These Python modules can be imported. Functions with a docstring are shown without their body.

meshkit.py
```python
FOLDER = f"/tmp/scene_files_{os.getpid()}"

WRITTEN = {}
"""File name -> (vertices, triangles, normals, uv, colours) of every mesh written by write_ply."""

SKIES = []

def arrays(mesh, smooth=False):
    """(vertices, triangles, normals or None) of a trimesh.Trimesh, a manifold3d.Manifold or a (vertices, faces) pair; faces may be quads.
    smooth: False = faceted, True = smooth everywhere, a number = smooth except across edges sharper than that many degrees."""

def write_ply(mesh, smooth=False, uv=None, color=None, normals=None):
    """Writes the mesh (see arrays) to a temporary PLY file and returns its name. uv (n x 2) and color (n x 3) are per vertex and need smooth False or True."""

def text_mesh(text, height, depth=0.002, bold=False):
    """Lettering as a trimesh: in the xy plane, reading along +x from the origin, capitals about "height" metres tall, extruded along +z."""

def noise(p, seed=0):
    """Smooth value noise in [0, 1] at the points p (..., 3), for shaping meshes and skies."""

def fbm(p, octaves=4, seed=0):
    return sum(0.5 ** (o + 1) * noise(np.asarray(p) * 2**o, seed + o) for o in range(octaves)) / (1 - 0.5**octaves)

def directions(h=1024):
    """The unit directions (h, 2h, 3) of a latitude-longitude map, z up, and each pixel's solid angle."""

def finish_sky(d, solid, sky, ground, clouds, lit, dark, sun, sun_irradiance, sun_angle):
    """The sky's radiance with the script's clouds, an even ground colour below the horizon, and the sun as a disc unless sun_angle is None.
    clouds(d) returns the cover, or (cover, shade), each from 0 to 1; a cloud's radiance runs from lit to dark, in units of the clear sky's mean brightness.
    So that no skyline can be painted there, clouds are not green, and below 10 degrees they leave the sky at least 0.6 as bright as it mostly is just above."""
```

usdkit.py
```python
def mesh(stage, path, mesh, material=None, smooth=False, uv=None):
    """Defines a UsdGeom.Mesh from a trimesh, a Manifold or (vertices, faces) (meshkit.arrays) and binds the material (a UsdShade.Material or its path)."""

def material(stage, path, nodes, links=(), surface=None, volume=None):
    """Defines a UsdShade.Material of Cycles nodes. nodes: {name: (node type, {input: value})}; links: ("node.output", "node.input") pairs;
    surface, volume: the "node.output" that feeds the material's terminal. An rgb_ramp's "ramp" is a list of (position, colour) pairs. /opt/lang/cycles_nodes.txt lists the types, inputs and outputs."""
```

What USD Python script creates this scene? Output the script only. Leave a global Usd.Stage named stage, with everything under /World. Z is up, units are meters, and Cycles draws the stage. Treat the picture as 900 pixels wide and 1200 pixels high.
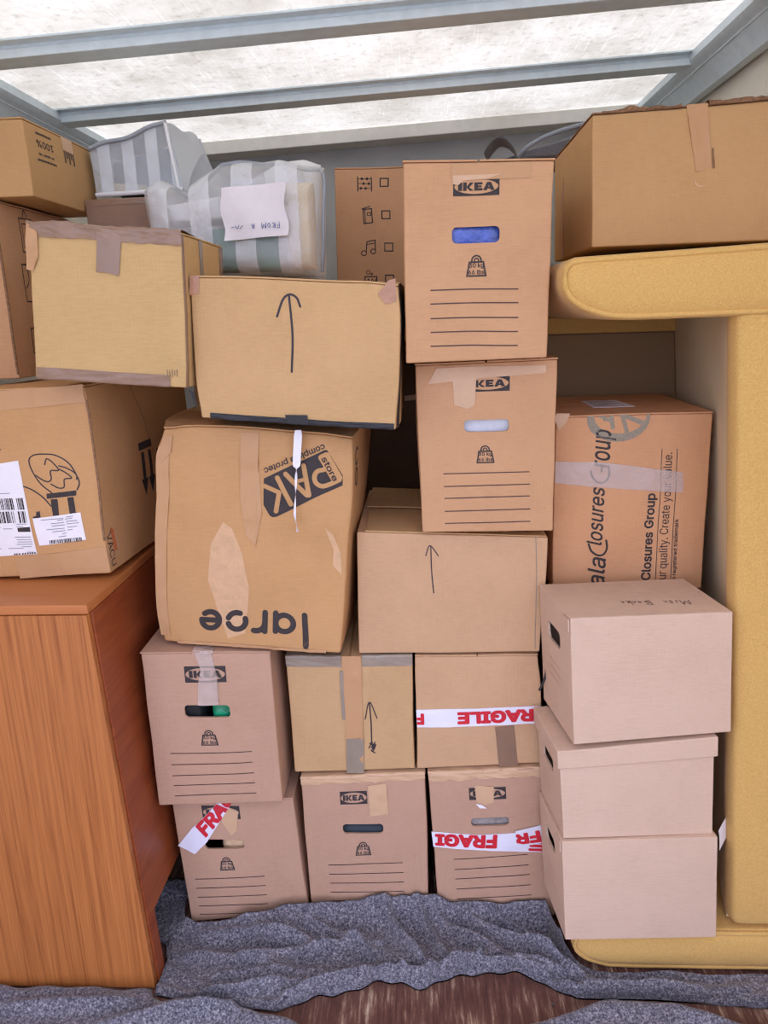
import math
import numpy as np
import trimesh
import manifold3d as mf
from shapely import affinity
from shapely.geometry import Polygon, LineString, Point, box as sbox, MultiPolygon
from shapely.ops import unary_union
import usdkit, meshkit
from pxr import Usd, UsdGeom, UsdLux, UsdShade, Gf, Sdf

stage = Usd.Stage.CreateInMemory()
UsdGeom.SetStageUpAxis(stage, 'Z')
UsdGeom.SetStageMetersPerUnit(stage, 1.0)
UsdGeom.Xform.Define(stage, '/World')
UsdGeom.Scope.Define(stage, '/World/Looks')

# ------------------------------------------------------------------ camera, sky, exposure
EXPOSURE = -0.97
cam = UsdGeom.Camera.Define(stage, '/World/camera')
cam.CreateFocalLengthAttr(35.2)
cam.CreateHorizontalApertureAttr(36.0)          # 880 px of focal length over 900 px of width
cam.CreateFStopAttr(0.0)
cam.CreateExposureAttr(EXPOSURE)
EYE = (0.0, 0.0, 1.49)
FW, RT, UP = (-0.05099069, 0.96650514, -0.25153083), (0.99855951, 0.04512879, -0.02902242), (0.01669904, 0.25264838, 0.96741405)
cam.AddTransformOp().Set(Gf.Matrix4d(*RT, 0, *UP, 0, *[-c for c in FW], 0, *EYE, 1))

SKY = 1.95                                        # a bright hazy sky all round
sky = UsdLux.DomeLight.Define(stage, '/World/sky')
sky.CreateColorAttr(Gf.Vec3f(0.66, 0.71, 1.0))
sky.CreateIntensityAttr(SKY)
SUN = 7.0                                        # hazy sun ahead of the van: on its roof and on the ground behind
sun = UsdLux.DistantLight.Define(stage, '/World/sun')
sun.CreateColorAttr(Gf.Vec3f(1.0, 0.91, 0.77))
sun.CreateIntensityAttr(SUN)
sun.CreateAngleAttr(8.0)
sun.CreateNormalizeAttr(True)
sun.AddRotateXYZOp().Set(Gf.Vec3f(-34.0, -14.0, 0.0))

# ------------------------------------------------------------------ helpers: naming and tagging
taken = {}


def numbered(parent, name):
    n = taken.get((parent, name), 0)
    taken[(parent, name)] = n + 1
    return f'{parent}/{name}' if n == 0 else f'{parent}/{name}_{n:03d}'


class Thing:
    def __init__(self, name, label, cat=None, base=(0, 0, 0), group=None, kind=None):
        self.path, self.base = numbered('/World', name), np.array(base, float)
        x = UsdGeom.Xform.Define(stage, self.path)
        x.AddTranslateOp().Set(Gf.Vec3d(*map(float, base)))
        mark(x.GetPrim(), label, cat, group, kind)

    def part(self, name, mesh, mat, smooth=35, parent=None, label=None, kind=None):
        """mesh in world coordinates; parent: the path of another part."""
        v, f = arr(mesh)
        if name in ('printed_text', 'barcode'):  # print too small to pick apart
            kind = 'stuff'
        p = numbered(parent or self.path, name)
        m = usdkit.mesh(stage, p, (v - self.base, f), MAT[mat], smooth=smooth)
        mark(m.GetPrim(), label, None, None, kind)
        return p


def mark(prim, label, cat, group=None, kind=None):
    for k, v in (('label', label), ('category', cat), ('group', group), ('kind', kind)):
        if v:
            prim.SetCustomDataByKey(k, v)


def arr(mesh):
    if hasattr(mesh, 'to_mesh'):
        m = mesh.to_mesh()
        return np.array(m.vert_properties[:, :3], float), np.array(m.tri_verts, int)
    if isinstance(mesh, tuple):
        v, f = np.asarray(mesh[0], float), np.asarray(mesh[1], int)
        return v, (np.vstack([f[:, [0, 1, 2]], f[:, [0, 2, 3]]]) if f.shape[1] == 4 else f)
    return np.array(mesh.vertices), np.array(mesh.faces)


def cat(*ms):
    vs, fs, n = [], [], 0
    for m in ms:
        v, f = arr(m)
        vs.append(v), fs.append(f + n)
        n += len(v)
    return np.vstack(vs), np.vstack(fs)


def one(name, mesh, mat, label, category=None, group=None, kind=None, smooth=35, base=None):
    """A thing that is one mesh."""
    v, f = arr(mesh)
    p = numbered('/World', name)
    b = np.array([v[:, 0].mean(), v[:, 1].mean(), v[:, 2].min()]) if base is None else np.array(base, float)
    m = usdkit.mesh(stage, p, (v - b, f), MAT[mat], smooth=smooth)
    m.AddTranslateOp().Set(Gf.Vec3d(*map(float, b)))
    mark(m.GetPrim(), label, category, group, kind)
    return p


# ------------------------------------------------------------------ helpers: shapes
def ticks(L, r, res):
    n = max(1, int(math.ceil((L - 2 * r) / res)))
    mid = np.linspace(r, L - r, n + 1)
    return np.concatenate([[0, r * .35], mid, [L - r * .35, L]]) if r > 0 else np.linspace(0, L, n + 1)


def rbox(lo, hi, r=.003, res=.03):
    """A box with rounded edges, finely divided, watertight."""
    lo, hi = np.array(lo, float), np.array(hi, float)
    L = hi - lo
    r = min(r, L.min() * .45)
    T = [ticks(L[i], r, res) for i in range(3)]
    vs, fs, n = [], [], 0
    for ax in range(3):
        a, b = (ax + 1) % 3, (ax + 2) % 3
        A, B = np.meshgrid(T[a], T[b], indexing='ij')
        na, nb = A.shape
        i, j = np.meshgrid(np.arange(na - 1), np.arange(nb - 1), indexing='ij')
        q = np.stack([i * nb + j, (i + 1) * nb + j, (i + 1) * nb + j + 1, i * nb + j + 1], -1).reshape(-1, 4)
        for side in (0, 1):
            p = np.zeros((na * nb, 3))
            p[:, a], p[:, b], p[:, ax] = A.ravel(), B.ravel(), L[ax] * side
            vs.append(p)
            fs.append((q if side else q[:, ::-1]) + n)
            n += len(p)
    v, f = np.vstack(vs), np.vstack(fs)
    _, first, inv = np.unique(np.round(v, 7), axis=0, return_index=True, return_inverse=True)
    v, f = v[first], inv.ravel()[f]
    f = np.vstack([f[:, [0, 1, 2]], f[:, [0, 2, 3]]])
    c = np.clip(v, r, L - r)
    d = v - c
    n = np.linalg.norm(d, axis=1, keepdims=True)
    v = np.where(n > 1e-9, c + d / np.maximum(n, 1e-9) * r, v)
    return v + lo, f


def manifold(m):
    v, f = arr(m)
    return mf.Manifold(mf.Mesh(vert_properties=v.astype(np.float32), tri_verts=f.astype(np.uint32)))


def sheet(geom, res=.02):
    """A flat shape (shapely) as (2-D points, triangles), finely divided."""
    vs, fs, n = [], [], 0
    for g in getattr(geom, 'geoms', [geom]):
        if g.geom_type != 'Polygon' or g.area < 1e-8:
            continue
        v, f = trimesh.creation.triangulate_polygon(g, engine='earcut')
        if res:
            v3, f = trimesh.remesh.subdivide_to_size(np.c_[v, np.zeros(len(v))], f, res, max_iter=14)
            v = v3[:, :2]
        a = v[f]
        up = np.cross(a[:, 1] - a[:, 0], a[:, 2] - a[:, 0]) < 0
        f = np.where(up[:, None], f[:, ::-1], f)
        vs.append(v), fs.append(f + n)
        n += len(v)
    return np.vstack(vs), np.vstack(fs)


def text(s, h, bold=False, fat=0.0, slant=0.0, wide=1.0):
    """Lettering as a flat shape, baseline at the origin."""
    m = meshkit.text_mesh(s, h, .002, bold)
    top = m.triangles_center[:, 2] > .0019
    g = unary_union([Polygon(t[:, :2]) for t in m.triangles[top]]).buffer(1e-6)
    if fat:
        g = g.buffer(fat)
    return affinity.affine_transform(g, [wide, slant, 0, 1, 0, 0])


def centred(g, x, y, rot=0.0):
    b = g.bounds
    return affinity.translate(affinity.rotate(affinity.translate(g, -(b[0] + b[2]) / 2, -(b[1] + b[3]) / 2), rot, origin=(0, 0)), x, y)


def stroke(pts, w):
    return LineString(pts).buffer(w / 2, cap_style=1, join_style=1, quad_segs=3)


def smoothpath(pts, n=8):
    """Catmull-Rom through the points."""
    p = np.array(pts, float)
    p = np.vstack([2 * p[0] - p[1], p, 2 * p[-1] - p[-2]])
    out = []
    for i in range(1, len(p) - 2):
        for t in np.linspace(0, 1, n, endpoint=False):
            a, b, c, d = p[i - 1:i + 3]
            out.append(.5 * (2 * b + (c - a) * t + (2 * a - 5 * b + 4 * c - d) * t * t + (3 * b - a - 3 * c + d) * t ** 3))
    return np.array(out + [p[-2]])


def tube(pts, r, sides=8):
    p = np.asarray(pts, float)
    t = np.gradient(p, axis=0)
    t /= np.linalg.norm(t, axis=1, keepdims=True) + 1e-12
    up = np.array([0.12, 0.35, 0.93]) if abs(t[:, 2]).mean() < .7 else np.array([0.2, 0.95, 0.1])
    a = np.cross(t, up)
    a /= np.linalg.norm(a, axis=1, keepdims=True) + 1e-12
    b = np.cross(t, a)
    ang = np.arange(sides) * 2 * np.pi / sides
    rr = np.broadcast_to(r, (len(p),))[:, None, None]
    v = p[:, None] + rr * (np.cos(ang)[None, :, None] * a[:, None] + np.sin(ang)[None, :, None] * b[:, None])
    i, j = np.meshgrid(np.arange(len(p) - 1), np.arange(sides), indexing='ij')
    q = np.stack([i * sides + j, (i + 1) * sides + j, (i + 1) * sides + (j + 1) % sides, i * sides + (j + 1) % sides], -1).reshape(-1, 4)
    n = len(p) * sides
    caps = [[0, k, k + 1] for k in range(1, sides - 1)] + [[n - sides, n - sides + k + 1, n - sides + k] for k in range(1, sides - 1)]
    return v.reshape(-1, 3), np.vstack([q[:, [0, 1, 2]], q[:, [0, 2, 3]], np.array(caps)])


def solid_grid(top, thick):
    """A closed skin from a grid (n, m, 3) of points, thickened downwards/backwards by the vector or scalar thick."""
    n, m, _ = top.shape
    t = np.array([0, 0, -thick]) if np.ndim(thick) == 0 else np.array(thick)
    v = np.vstack([top.reshape(-1, 3), (top + t).reshape(-1, 3)])
    i, j = np.meshgrid(np.arange(n - 1), np.arange(m - 1), indexing='ij')
    q = np.stack([i * m + j, (i + 1) * m + j, (i + 1) * m + j + 1, i * m + j + 1], -1).reshape(-1, 4)
    k = n * m
    rim = [i * m for i in range(n)] + [(n - 1) * m + j for j in range(1, m)] + [i * m + m - 1 for i in range(n - 2, -1, -1)] + [j for j in range(m - 2, 0, -1)]
    rim = np.array(rim)
    nxt = np.roll(rim, -1)
    return v, np.vstack([q, q[:, ::-1] + k, np.stack([nxt, rim, rim + k, nxt + k], 1)])


def pillow(quad, y, depth, wob=.012, seed=0, n=36, power=4.0, top=None, lean=0.0, freq=9.0):
    """A soft filled bag: quad = (TL, TR, BR, BL) as (x, z); bulging between y and y + depth."""
    s = (1 - np.cos(np.linspace(0, np.pi, n))) / 2
    S, T = np.meshgrid(s, s, indexing='ij')
    TL, TR, BR, BL = (np.array(q, float) for q in quad)
    P = ((1 - S) * (1 - T))[..., None] * TL + (S * (1 - T))[..., None] * TR + (S * T)[..., None] * BR + ((1 - S) * T)[..., None] * BL
    if top is not None:
        P[..., 1] += np.interp(S, np.linspace(0, 1, len(top)), top) * (1 - T)
    e = lambda a: np.sqrt(np.maximum(1 - np.abs(2 * a - 1) ** power, 0))
    th = e(S) * e(T)
    halves = []
    for sg in (-1, 1):
        Y = y + depth / 2 + sg * depth / 2 * th + lean * (1 - T)
        p = np.stack([P[..., 0], Y, P[..., 1]], -1)
        nz = meshkit.fbm(p * freq + 3.1 * seed + (7 if sg > 0 else 0), 3, seed) - .5
        n2 = meshkit.fbm(p * freq * 2.7 + 9 + seed, 3, seed + 5) - .5
        ridge = .5 - np.abs(2 * meshkit.noise(p * freq * 1.6 + 20 + seed, seed + 2) - 1)
        p[..., 1] += sg * (nz * 2.2 + ridge * .7 + n2 * .7) * wob * th
        p[..., 0] += n2 * wob * .8 * (1 - np.abs(2 * S - 1)) + nz * wob * .6
        p[..., 2] += (nz * .9) * wob * (1 - T)
        halves.append(p)
    f, b = halves
    b[0], b[-1], b[:, 0], b[:, -1] = f[0], f[-1], f[:, 0], f[:, -1]
    m = n
    i, j = np.meshgrid(np.arange(n - 1), np.arange(m - 1), indexing='ij')
    q = np.stack([i * m + j, i * m + j + 1, (i + 1) * m + j + 1, (i + 1) * m + j], -1).reshape(-1, 4)
    v = np.vstack([f.reshape(-1, 3), b.reshape(-1, 3)])
    t = trimesh.Trimesh(v, np.vstack([q[:, [0, 1, 2]], q[:, [0, 2, 3]], q[:, [0, 2, 1]] + n * m, q[:, [0, 3, 2]] + n * m]), process=True)
    t.fix_normals()
    return np.array(t.vertices), np.array(t.faces)


def hull(*pts):
    return arr(mf.Manifold.hull_points(np.asarray(pts, np.float32)))


# ------------------------------------------------------------------ materials
MAT = {}


def material(name, nodes, links, surface):
    MAT[name] = usdkit.material(stage, '/World/Looks/' + name, nodes, links, surface=surface)


def lin(r, g, b):
    f = lambda c: c / 255 / 12.92 if c <= 10 else ((c / 255 + .055) / 1.055) ** 2.4
    return np.array([f(r), f(g), f(b)])


def plain(name, rgb, rough=.6, spec=.5, metal=0.0, bump=None, var=0.0, vs=20.0):
    c = lin(*rgb)
    n = {'p': ('principled_bsdf', {'base_color': c, 'roughness': rough, 'specular_ior_level': spec, 'metallic': metal})}
    l = []
    if var or bump:
        n['g'] = ('geometry', {})
    if var:
        n['n'] = ('noise_texture', {'scale': vs, 'detail': 5.0, 'roughness': .6})
        n['r'] = ('rgb_ramp', {'ramp': [(.3, np.clip(c * (1 - var), 0, 1)), (.7, np.clip(c * (1 + var), 0, 1))]})
        l += [('g.position', 'n.vector'), ('n.fac', 'r.fac'), ('r.color', 'p.base_color')]
    if bump:
        n['bn'] = ('noise_texture', {'scale': bump[0], 'detail': 4.0})
        n['b'] = ('bump', {'strength': bump[1], 'distance': bump[2]})
        l += [('g.position', 'bn.vector'), ('bn.fac', 'b.height'), ('b.normal', 'p.normal')]
    material(name, n, l, 'p.BSDF')


def cardboard(name, rgb, rgb2, flute=1.0):
    """Brown kraft board: long paper fibres, mottling, faint flutes of the corrugation, slight scuffs."""
    a, b = lin(*rgb), lin(*rgb2)
    material(name, {
        'g': ('geometry', {}),
        'm': ('mapping', {'mapping_type': 'point', 'scale': (45, 45, 520)}),
        'f': ('noise_texture', {'scale': 1.0, 'detail': 4.0, 'roughness': .6}),
        'm3': ('mapping', {'mapping_type': 'point', 'scale': (700, 500, 30)}),
        'f3': ('noise_texture', {'scale': 1.0, 'detail': 2.0, 'roughness': .5}),
        'n': ('noise_texture', {'scale': 7.0, 'detail': 6.0, 'roughness': .62}),
        's': ('noise_texture', {'scale': 340.0, 'detail': 2.0}),
        'x1': ('math', {'math_type': 'multiply_add', 'value2': .42, 'value3': 0.0}),
        'x2': ('math', {'math_type': 'multiply_add', 'value2': .42}),
        'x3': ('math', {'math_type': 'multiply_add', 'value2': .16}),
        'r': ('rgb_ramp', {'ramp': [(.30, b * .93), (.50, (a + b) / 2), (.68, a)]}),
        'w': ('mapping', {'mapping_type': 'point', 'scale': (1, .55, 0.02)}),
        'wv': ('wave_texture', {'scale': 42.0, 'distortion': 1.2, 'detail': 1.0, 'detail_scale': 1.0}),
        'h': ('math', {'math_type': 'multiply_add', 'value2': .5 * flute}),
        'b': ('bump', {'strength': .16, 'distance': .0012}),
        'p': ('principled_bsdf', {'roughness': .78, 'specular_ior_level': .28}),
    }, [('g.position', 'm.vector'), ('m.vector', 'f.vector'), ('g.position', 'm3.vector'), ('m3.vector', 'f3.vector'), ('g.position', 'n.vector'), ('g.position', 's.vector'),
        ('f.fac', 'x1.value1'), ('n.fac', 'x2.value1'), ('x1.value', 'x2.value3'), ('f3.fac', 'x3.value1'), ('x2.value', 'x3.value3'), ('x3.value', 'r.fac'), ('r.color', 'p.base_color'),
        ('g.position', 'w.vector'), ('w.vector', 'wv.vector'), ('wv.fac', 'h.value1'), ('f.fac', 'h.value3'), ('h.value', 'b.height'), ('b.normal', 'p.normal')], 'p.BSDF')


cardboard('board_pink', (207, 159, 117), (195, 147, 105))
cardboard('board_sky_tint', (194, 154, 127), (182, 142, 115))  # lower moving boxes: cool tint of the sky light put into the board colour
cardboard('board_yellow', (206, 169, 115), (194, 157, 103))
cardboard('board_straw', (203, 164, 118), (191, 152, 106))
cardboard('board_tan', (205, 165, 115), (193, 153, 103))
cardboard('board_store', (202, 154, 104), (190, 142, 92))
cardboard('board_pale', (207, 166, 126), (195, 154, 114))
cardboard('board_smooth', (216, 184, 158), (204, 172, 146), flute=.1)
cardboard('board_golden', (200, 158, 106), (190, 147, 97))
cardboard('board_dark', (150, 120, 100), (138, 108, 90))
cardboard('board_shade', (112, 86, 66), (98, 74, 56))  # rear carton only: shade of the gap painted in as a dark colour
cardboard('board_sofa_bounce', (212, 158, 114), (200, 146, 102))  # warm bounce light off the sofa put into the board colour
plain('board_edge', (196, 160, 126), .9, .2, bump=(900, .3, .001), var=.15, vs=120)
plain('board_torn', (140, 104, 76), .95, .2, bump=(500, .5, .002), var=.3, vs=150)
plain('board_scuffed', (209, 168, 128), .9, .2, bump=(300, .3, .001), var=.08, vs=60)
plain('ink', (62, 54, 52), .7, .3, var=.18, vs=260)
plain('ink_worn', (96, 84, 76), .8, .2, var=.3, vs=260)
plain('ink_grey', (150, 138, 118), .8, .2, var=.15, vs=160)
plain('ink_thin', (92, 66, 60), .7, .3)
plain('ink_orange', (196, 110, 66), .7, .3)
plain('marker', (58, 46, 50), .6, .4)
plain('pen_blue', (96, 104, 150), .6, .3)
plain('brown_tape', (144, 113, 90), .3, .5, bump=(60, .25, .004), var=.10, vs=16)
plain('grey_tape', (150, 134, 116), .3, .5, bump=(60, .25, .004), var=.10, vs=14)
plain('black_tape', (46, 44, 46), .55, .4, bump=(120, .3, .002))
plain('tan_tape', (176, 128, 96), .35, .5, bump=(140, .4, .003), var=.12, vs=40)
plain('pale_tape', (206, 167, 130), .4, .4, bump=(80, .3, .003), var=.06, vs=20)
plain('white_tape', (232, 228, 236), .35, .5, bump=(50, .2, .003))
plain('red_ink', (206, 42, 54), .45, .4, var=.12, vs=90)
plain('white_paper', (236, 230, 230), .8, .3, var=.03, vs=30)
plain('grey_print', (150, 146, 150), .8, .2)


def see_through(name, rgb, cover, rough=.25, bump=(45, .5, .004), edge=.25, stripes=None):
    """Plastic film: part clear, part milky, with a gloss. stripes: (period, share, cover of the milky bands) along x."""
    n = {'g': ('geometry', {}), 't': ('transparent_bsdf', {'color': (1, 1, 1)}),
         'd': ('principled_bsdf', {'base_color': lin(*rgb), 'roughness': rough, 'specular_ior_level': .6}),
         'bn': ('noise_texture', {'scale': bump[0], 'detail': 5.0}), 'b': ('bump', {'strength': bump[1], 'distance': bump[2]}),
         'mx': ('mix_closure', {'fac': cover})}
    l = [('g.position', 'bn.vector'), ('bn.fac', 'b.height'), ('b.normal', 'd.normal'), ('t.BSDF', 'mx.closure1'), ('d.BSDF', 'mx.closure2')]
    if stripes:
        period, share, cov2, *shift = stripes
        n |= {'sx': ('separate_xyz', {}), 'ad': ('math', {'math_type': 'add', 'value2': shift[0] if shift else 0.0}), 'md': ('math', {'math_type': 'floored_modulo', 'value2': period}), 'lt': ('math', {'math_type': 'less_than', 'value2': period * share}),
              'k': ('math', {'math_type': 'multiply_add', 'value2': cov2 - cover, 'value3': cover})}
        l += [('g.position', 'sx.vector'), ('sx.x', 'ad.value1'), ('ad.value', 'md.value1'), ('md.value', 'lt.value1'), ('lt.value', 'k.value1'), ('k.value', 'mx.fac')]
    material(name, n, l, 'mx.closure')


plain('clear_tape', (194, 149, 106), .5, .22, bump=(40, .3, .003), var=.03, vs=20)
see_through('shiny_tape', (226, 204, 190), .42, .16, (36, .8, .006))
see_through('bag_film', (232, 232, 230), .34, .3, (38, .9, .007), stripes=(.103, .49, .70, .018))
see_through('bag_film_clear', (222, 226, 228), .30, .3, stripes=(.062, .5, .74))

material('felt', {
    'g': ('geometry', {}),
    'a': ('noise_texture', {'scale': 125.0, 'detail': 3.0, 'roughness': .75}),
    'c': ('noise_texture', {'scale': 240.0, 'detail': 2.0, 'roughness': .7}),
    'v': ('noise_texture', {'scale': 14.0, 'detail': 5.0}),
    'ra': ('rgb_ramp', {'ramp': [(.34, lin(54, 53, 60)), (.46, lin(98, 96, 106)), (.56, lin(130, 128, 136)), (.68, lin(196, 190, 194))]}),
    'rc': ('rgb_ramp', {'ramp': [(.38, lin(62, 60, 66)), (.52, lin(122, 119, 126)), (.68, lin(214, 206, 208))]}),
    'rv': ('rgb_ramp', {'ramp': [(.35, lin(112, 112, 120)), (.65, lin(140, 132, 130))]}),
    'm1': ('mix_color', {'blend_type': 'mix', 'fac': .5}),
    'm2': ('mix_color', {'blend_type': 'overlay', 'fac': .35}),
    'b': ('bump', {'strength': .7, 'distance': .004}),
    'p': ('principled_bsdf', {'roughness': .95, 'specular_ior_level': .1, 'sheen_weight': .25, 'sheen_roughness': .5}),
}, [('g.position', 'a.vector'), ('g.position', 'c.vector'), ('g.position', 'v.vector'), ('a.fac', 'ra.fac'), ('c.fac', 'rc.fac'), ('v.fac', 'rv.fac'),
    ('ra.color', 'm1.a'), ('rc.color', 'm1.b'), ('m1.result', 'm2.a'), ('rv.color', 'm2.b'), ('m2.result', 'p.base_color'), ('a.fac', 'b.height'), ('b.normal', 'p.normal')], 'p.BSDF')


def weave(name, rgb, dark, scale=1.0):
    a, b = lin(*rgb), lin(*dark)
    material(name, {
        'g': ('geometry', {}),
        'm1': ('mapping', {'mapping_type': 'point', 'scale': (170 * scale, 170 * scale, 800 * scale)}), 'n1': ('noise_texture', {'scale': 1.0, 'detail': 3.0, 'roughness': .65}),
        'm2': ('mapping', {'mapping_type': 'point', 'scale': (800 * scale, 800 * scale, 170 * scale)}), 'n2': ('noise_texture', {'scale': 1.0, 'detail': 3.0, 'roughness': .65}),
        'mx': ('math', {'math_type': 'add'}), 'hf': ('math', {'math_type': 'multiply', 'value2': .5}),
        'r': ('rgb_ramp', {'ramp': [(.32, b), (.5, (a + b) / 2), (.66, a)]}),
        'b': ('bump', {'strength': .35, 'distance': .0015}),
        'p': ('principled_bsdf', {'roughness': .9, 'specular_ior_level': .15, 'sheen_weight': .12}),
    }, [('g.position', 'm1.vector'), ('g.position', 'm2.vector'), ('m1.vector', 'n1.vector'), ('m2.vector', 'n2.vector'), ('n1.fac', 'mx.value1'), ('n2.fac', 'mx.value2'), ('mx.value', 'hf.value1'),
        ('hf.value', 'r.fac'), ('r.color', 'p.base_color'), ('hf.value', 'b.height'), ('b.normal', 'p.normal')], 'p.BSDF')


weave('mustard', (224, 181, 108), (196, 150, 80))
weave('cream', (226, 203, 154), (208, 185, 136))
weave('cream_shade', (160, 132, 98), (142, 115, 84))  # the cream lining with the shade of the sofa hollow put into its colour
weave('grey_fabric', (128, 126, 126), (96, 95, 96))


def wood(name, light, dark, stretch, ramp=(.34, .5, .66)):
    a, b = lin(*light), lin(*dark)
    material(name, {
        'g': ('geometry', {}), 'm': ('mapping', {'mapping_type': 'point', 'scale': stretch}),
        'n': ('noise_texture', {'scale': 1.0, 'detail': 7.0, 'roughness': .62, 'distortion': .25}),
        'm2': ('mapping', {'mapping_type': 'point', 'scale': tuple(4.6 * s for s in stretch)}), 'n2': ('noise_texture', {'scale': 1.0, 'detail': 5.0, 'roughness': .6}),
        'x': ('mix_float', {'fac': .42}),
        'r': ('rgb_ramp', {'ramp': [(ramp[0], b), (ramp[1], (a * .6 + b * .4)), (ramp[2], a)]}),
        'bp': ('bump', {'strength': .06, 'distance': .001}),
        'p': ('principled_bsdf', {'roughness': .42, 'specular_ior_level': .4}),
    }, [('g.position', 'm.vector'), ('m.vector', 'n.vector'), ('g.position', 'm2.vector'), ('m2.vector', 'n2.vector'), ('n.fac', 'x.a'), ('n2.fac', 'x.b'), ('x.value' if False else 'x.result', 'r.fac'),
        ('r.color', 'p.base_color'), ('x.result', 'bp.height'), ('bp.normal', 'p.normal')], 'p.BSDF')


wood('teak', (192, 120, 62), (142, 77, 36), (120, 30, 1.6), (.36, .5, .66))
wood('teak_side', (160, 82, 43), (130, 58, 31), (6, 2.2, 30), (.36, .5, .66))
wood('teak_top', (192, 120, 66), (174, 100, 52), (2, 30, 30), (.34, .5, .68))

material('plywood', {
    'g': ('geometry', {}), 'm': ('mapping', {'mapping_type': 'point', 'scale': (95, 9, 9), 'rotation': (0, 0, .12)}),
    'n': ('noise_texture', {'scale': 1.0, 'detail': 8.0, 'roughness': .72}),
    'v': ('noise_texture', {'scale': 9.0, 'detail': 5.0}), 'x': ('mix_float', {'fac': .3}),
    'r': ('rgb_ramp', {'ramp': [(.40, lin(78, 46, 38)), (.52, lin(104, 68, 56)), (.58, lin(140, 108, 88)), (.64, lin(190, 168, 142))]}),
    'b': ('bump', {'strength': .3, 'distance': .002}), 'p': ('principled_bsdf', {'roughness': .6}),
}, [('g.position', 'm.vector'), ('m.vector', 'n.vector'), ('g.position', 'v.vector'), ('n.fac', 'x.a'), ('v.fac', 'x.b'), ('x.result', 'r.fac'), ('r.color', 'p.base_color'), ('n.fac', 'b.height'), ('b.normal', 'p.normal')], 'p.BSDF')

# the roof: one milky glass-fibre skin that daylight comes through, dirty and scratched
material('roof_skin', {
    'g': ('geometry', {}),
    'n': ('noise_texture', {'scale': 2.6, 'detail': 8.0, 'roughness': .66}),
    's': ('noise_texture', {'scale': 46.0, 'detail': 6.0, 'roughness': .7}),
    'm': ('mapping', {'mapping_type': 'point', 'scale': (150, 5.5, 5), 'rotation': (0, 0, .22)}),
    'k': ('noise_texture', {'scale': 1.0, 'detail': 5.0, 'roughness': .7}),
    'r': ('rgb_ramp', {'ramp': [(.30, (.60, .59, .56)), (.50, (.74, .74, .73)), (.70, (.82, .82, .82))]}),
    'r2': ('rgb_ramp', {'ramp': [(.28, (.64, .63, .60)), (.44, (.93, .93, .92)), (.7, (1, 1, 1))]}),
    'r3': ('rgb_ramp', {'ramp': [(.56, (.86, .86, .85)), (.66, (1, 1, 1)), (.76, (1.0, 1.0, 1.0))]}),
    'c1': ('mix_color', {'blend_type': 'multiply', 'fac': .9}), 'c2': ('mix_color', {'blend_type': 'multiply', 'fac': 1.0}),
    'd': ('diffuse_bsdf', {}), 't': ('translucent_bsdf', {}), 'mx': ('mix_closure', {'fac': .62}),
}, [('g.position', 'n.vector'), ('g.position', 's.vector'), ('g.position', 'm.vector'), ('m.vector', 'k.vector'), ('n.fac', 'r.fac'), ('s.fac', 'r2.fac'), ('k.fac', 'r3.fac'),
    ('r.color', 'c1.a'), ('r2.color', 'c1.b'), ('c1.result', 'c2.a'), ('r3.color', 'c2.b'), ('c2.result', 'd.color'), ('c2.result', 't.color'), ('d.BSDF', 'mx.closure1'), ('t.BSDF', 'mx.closure2')], 'mx.closure')
plain('aluminium', (220, 235, 242), .45, .5, var=.06, vs=30)
plain('wall_paint', (238, 231, 214), .6, .3, var=.06, vs=7)
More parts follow.
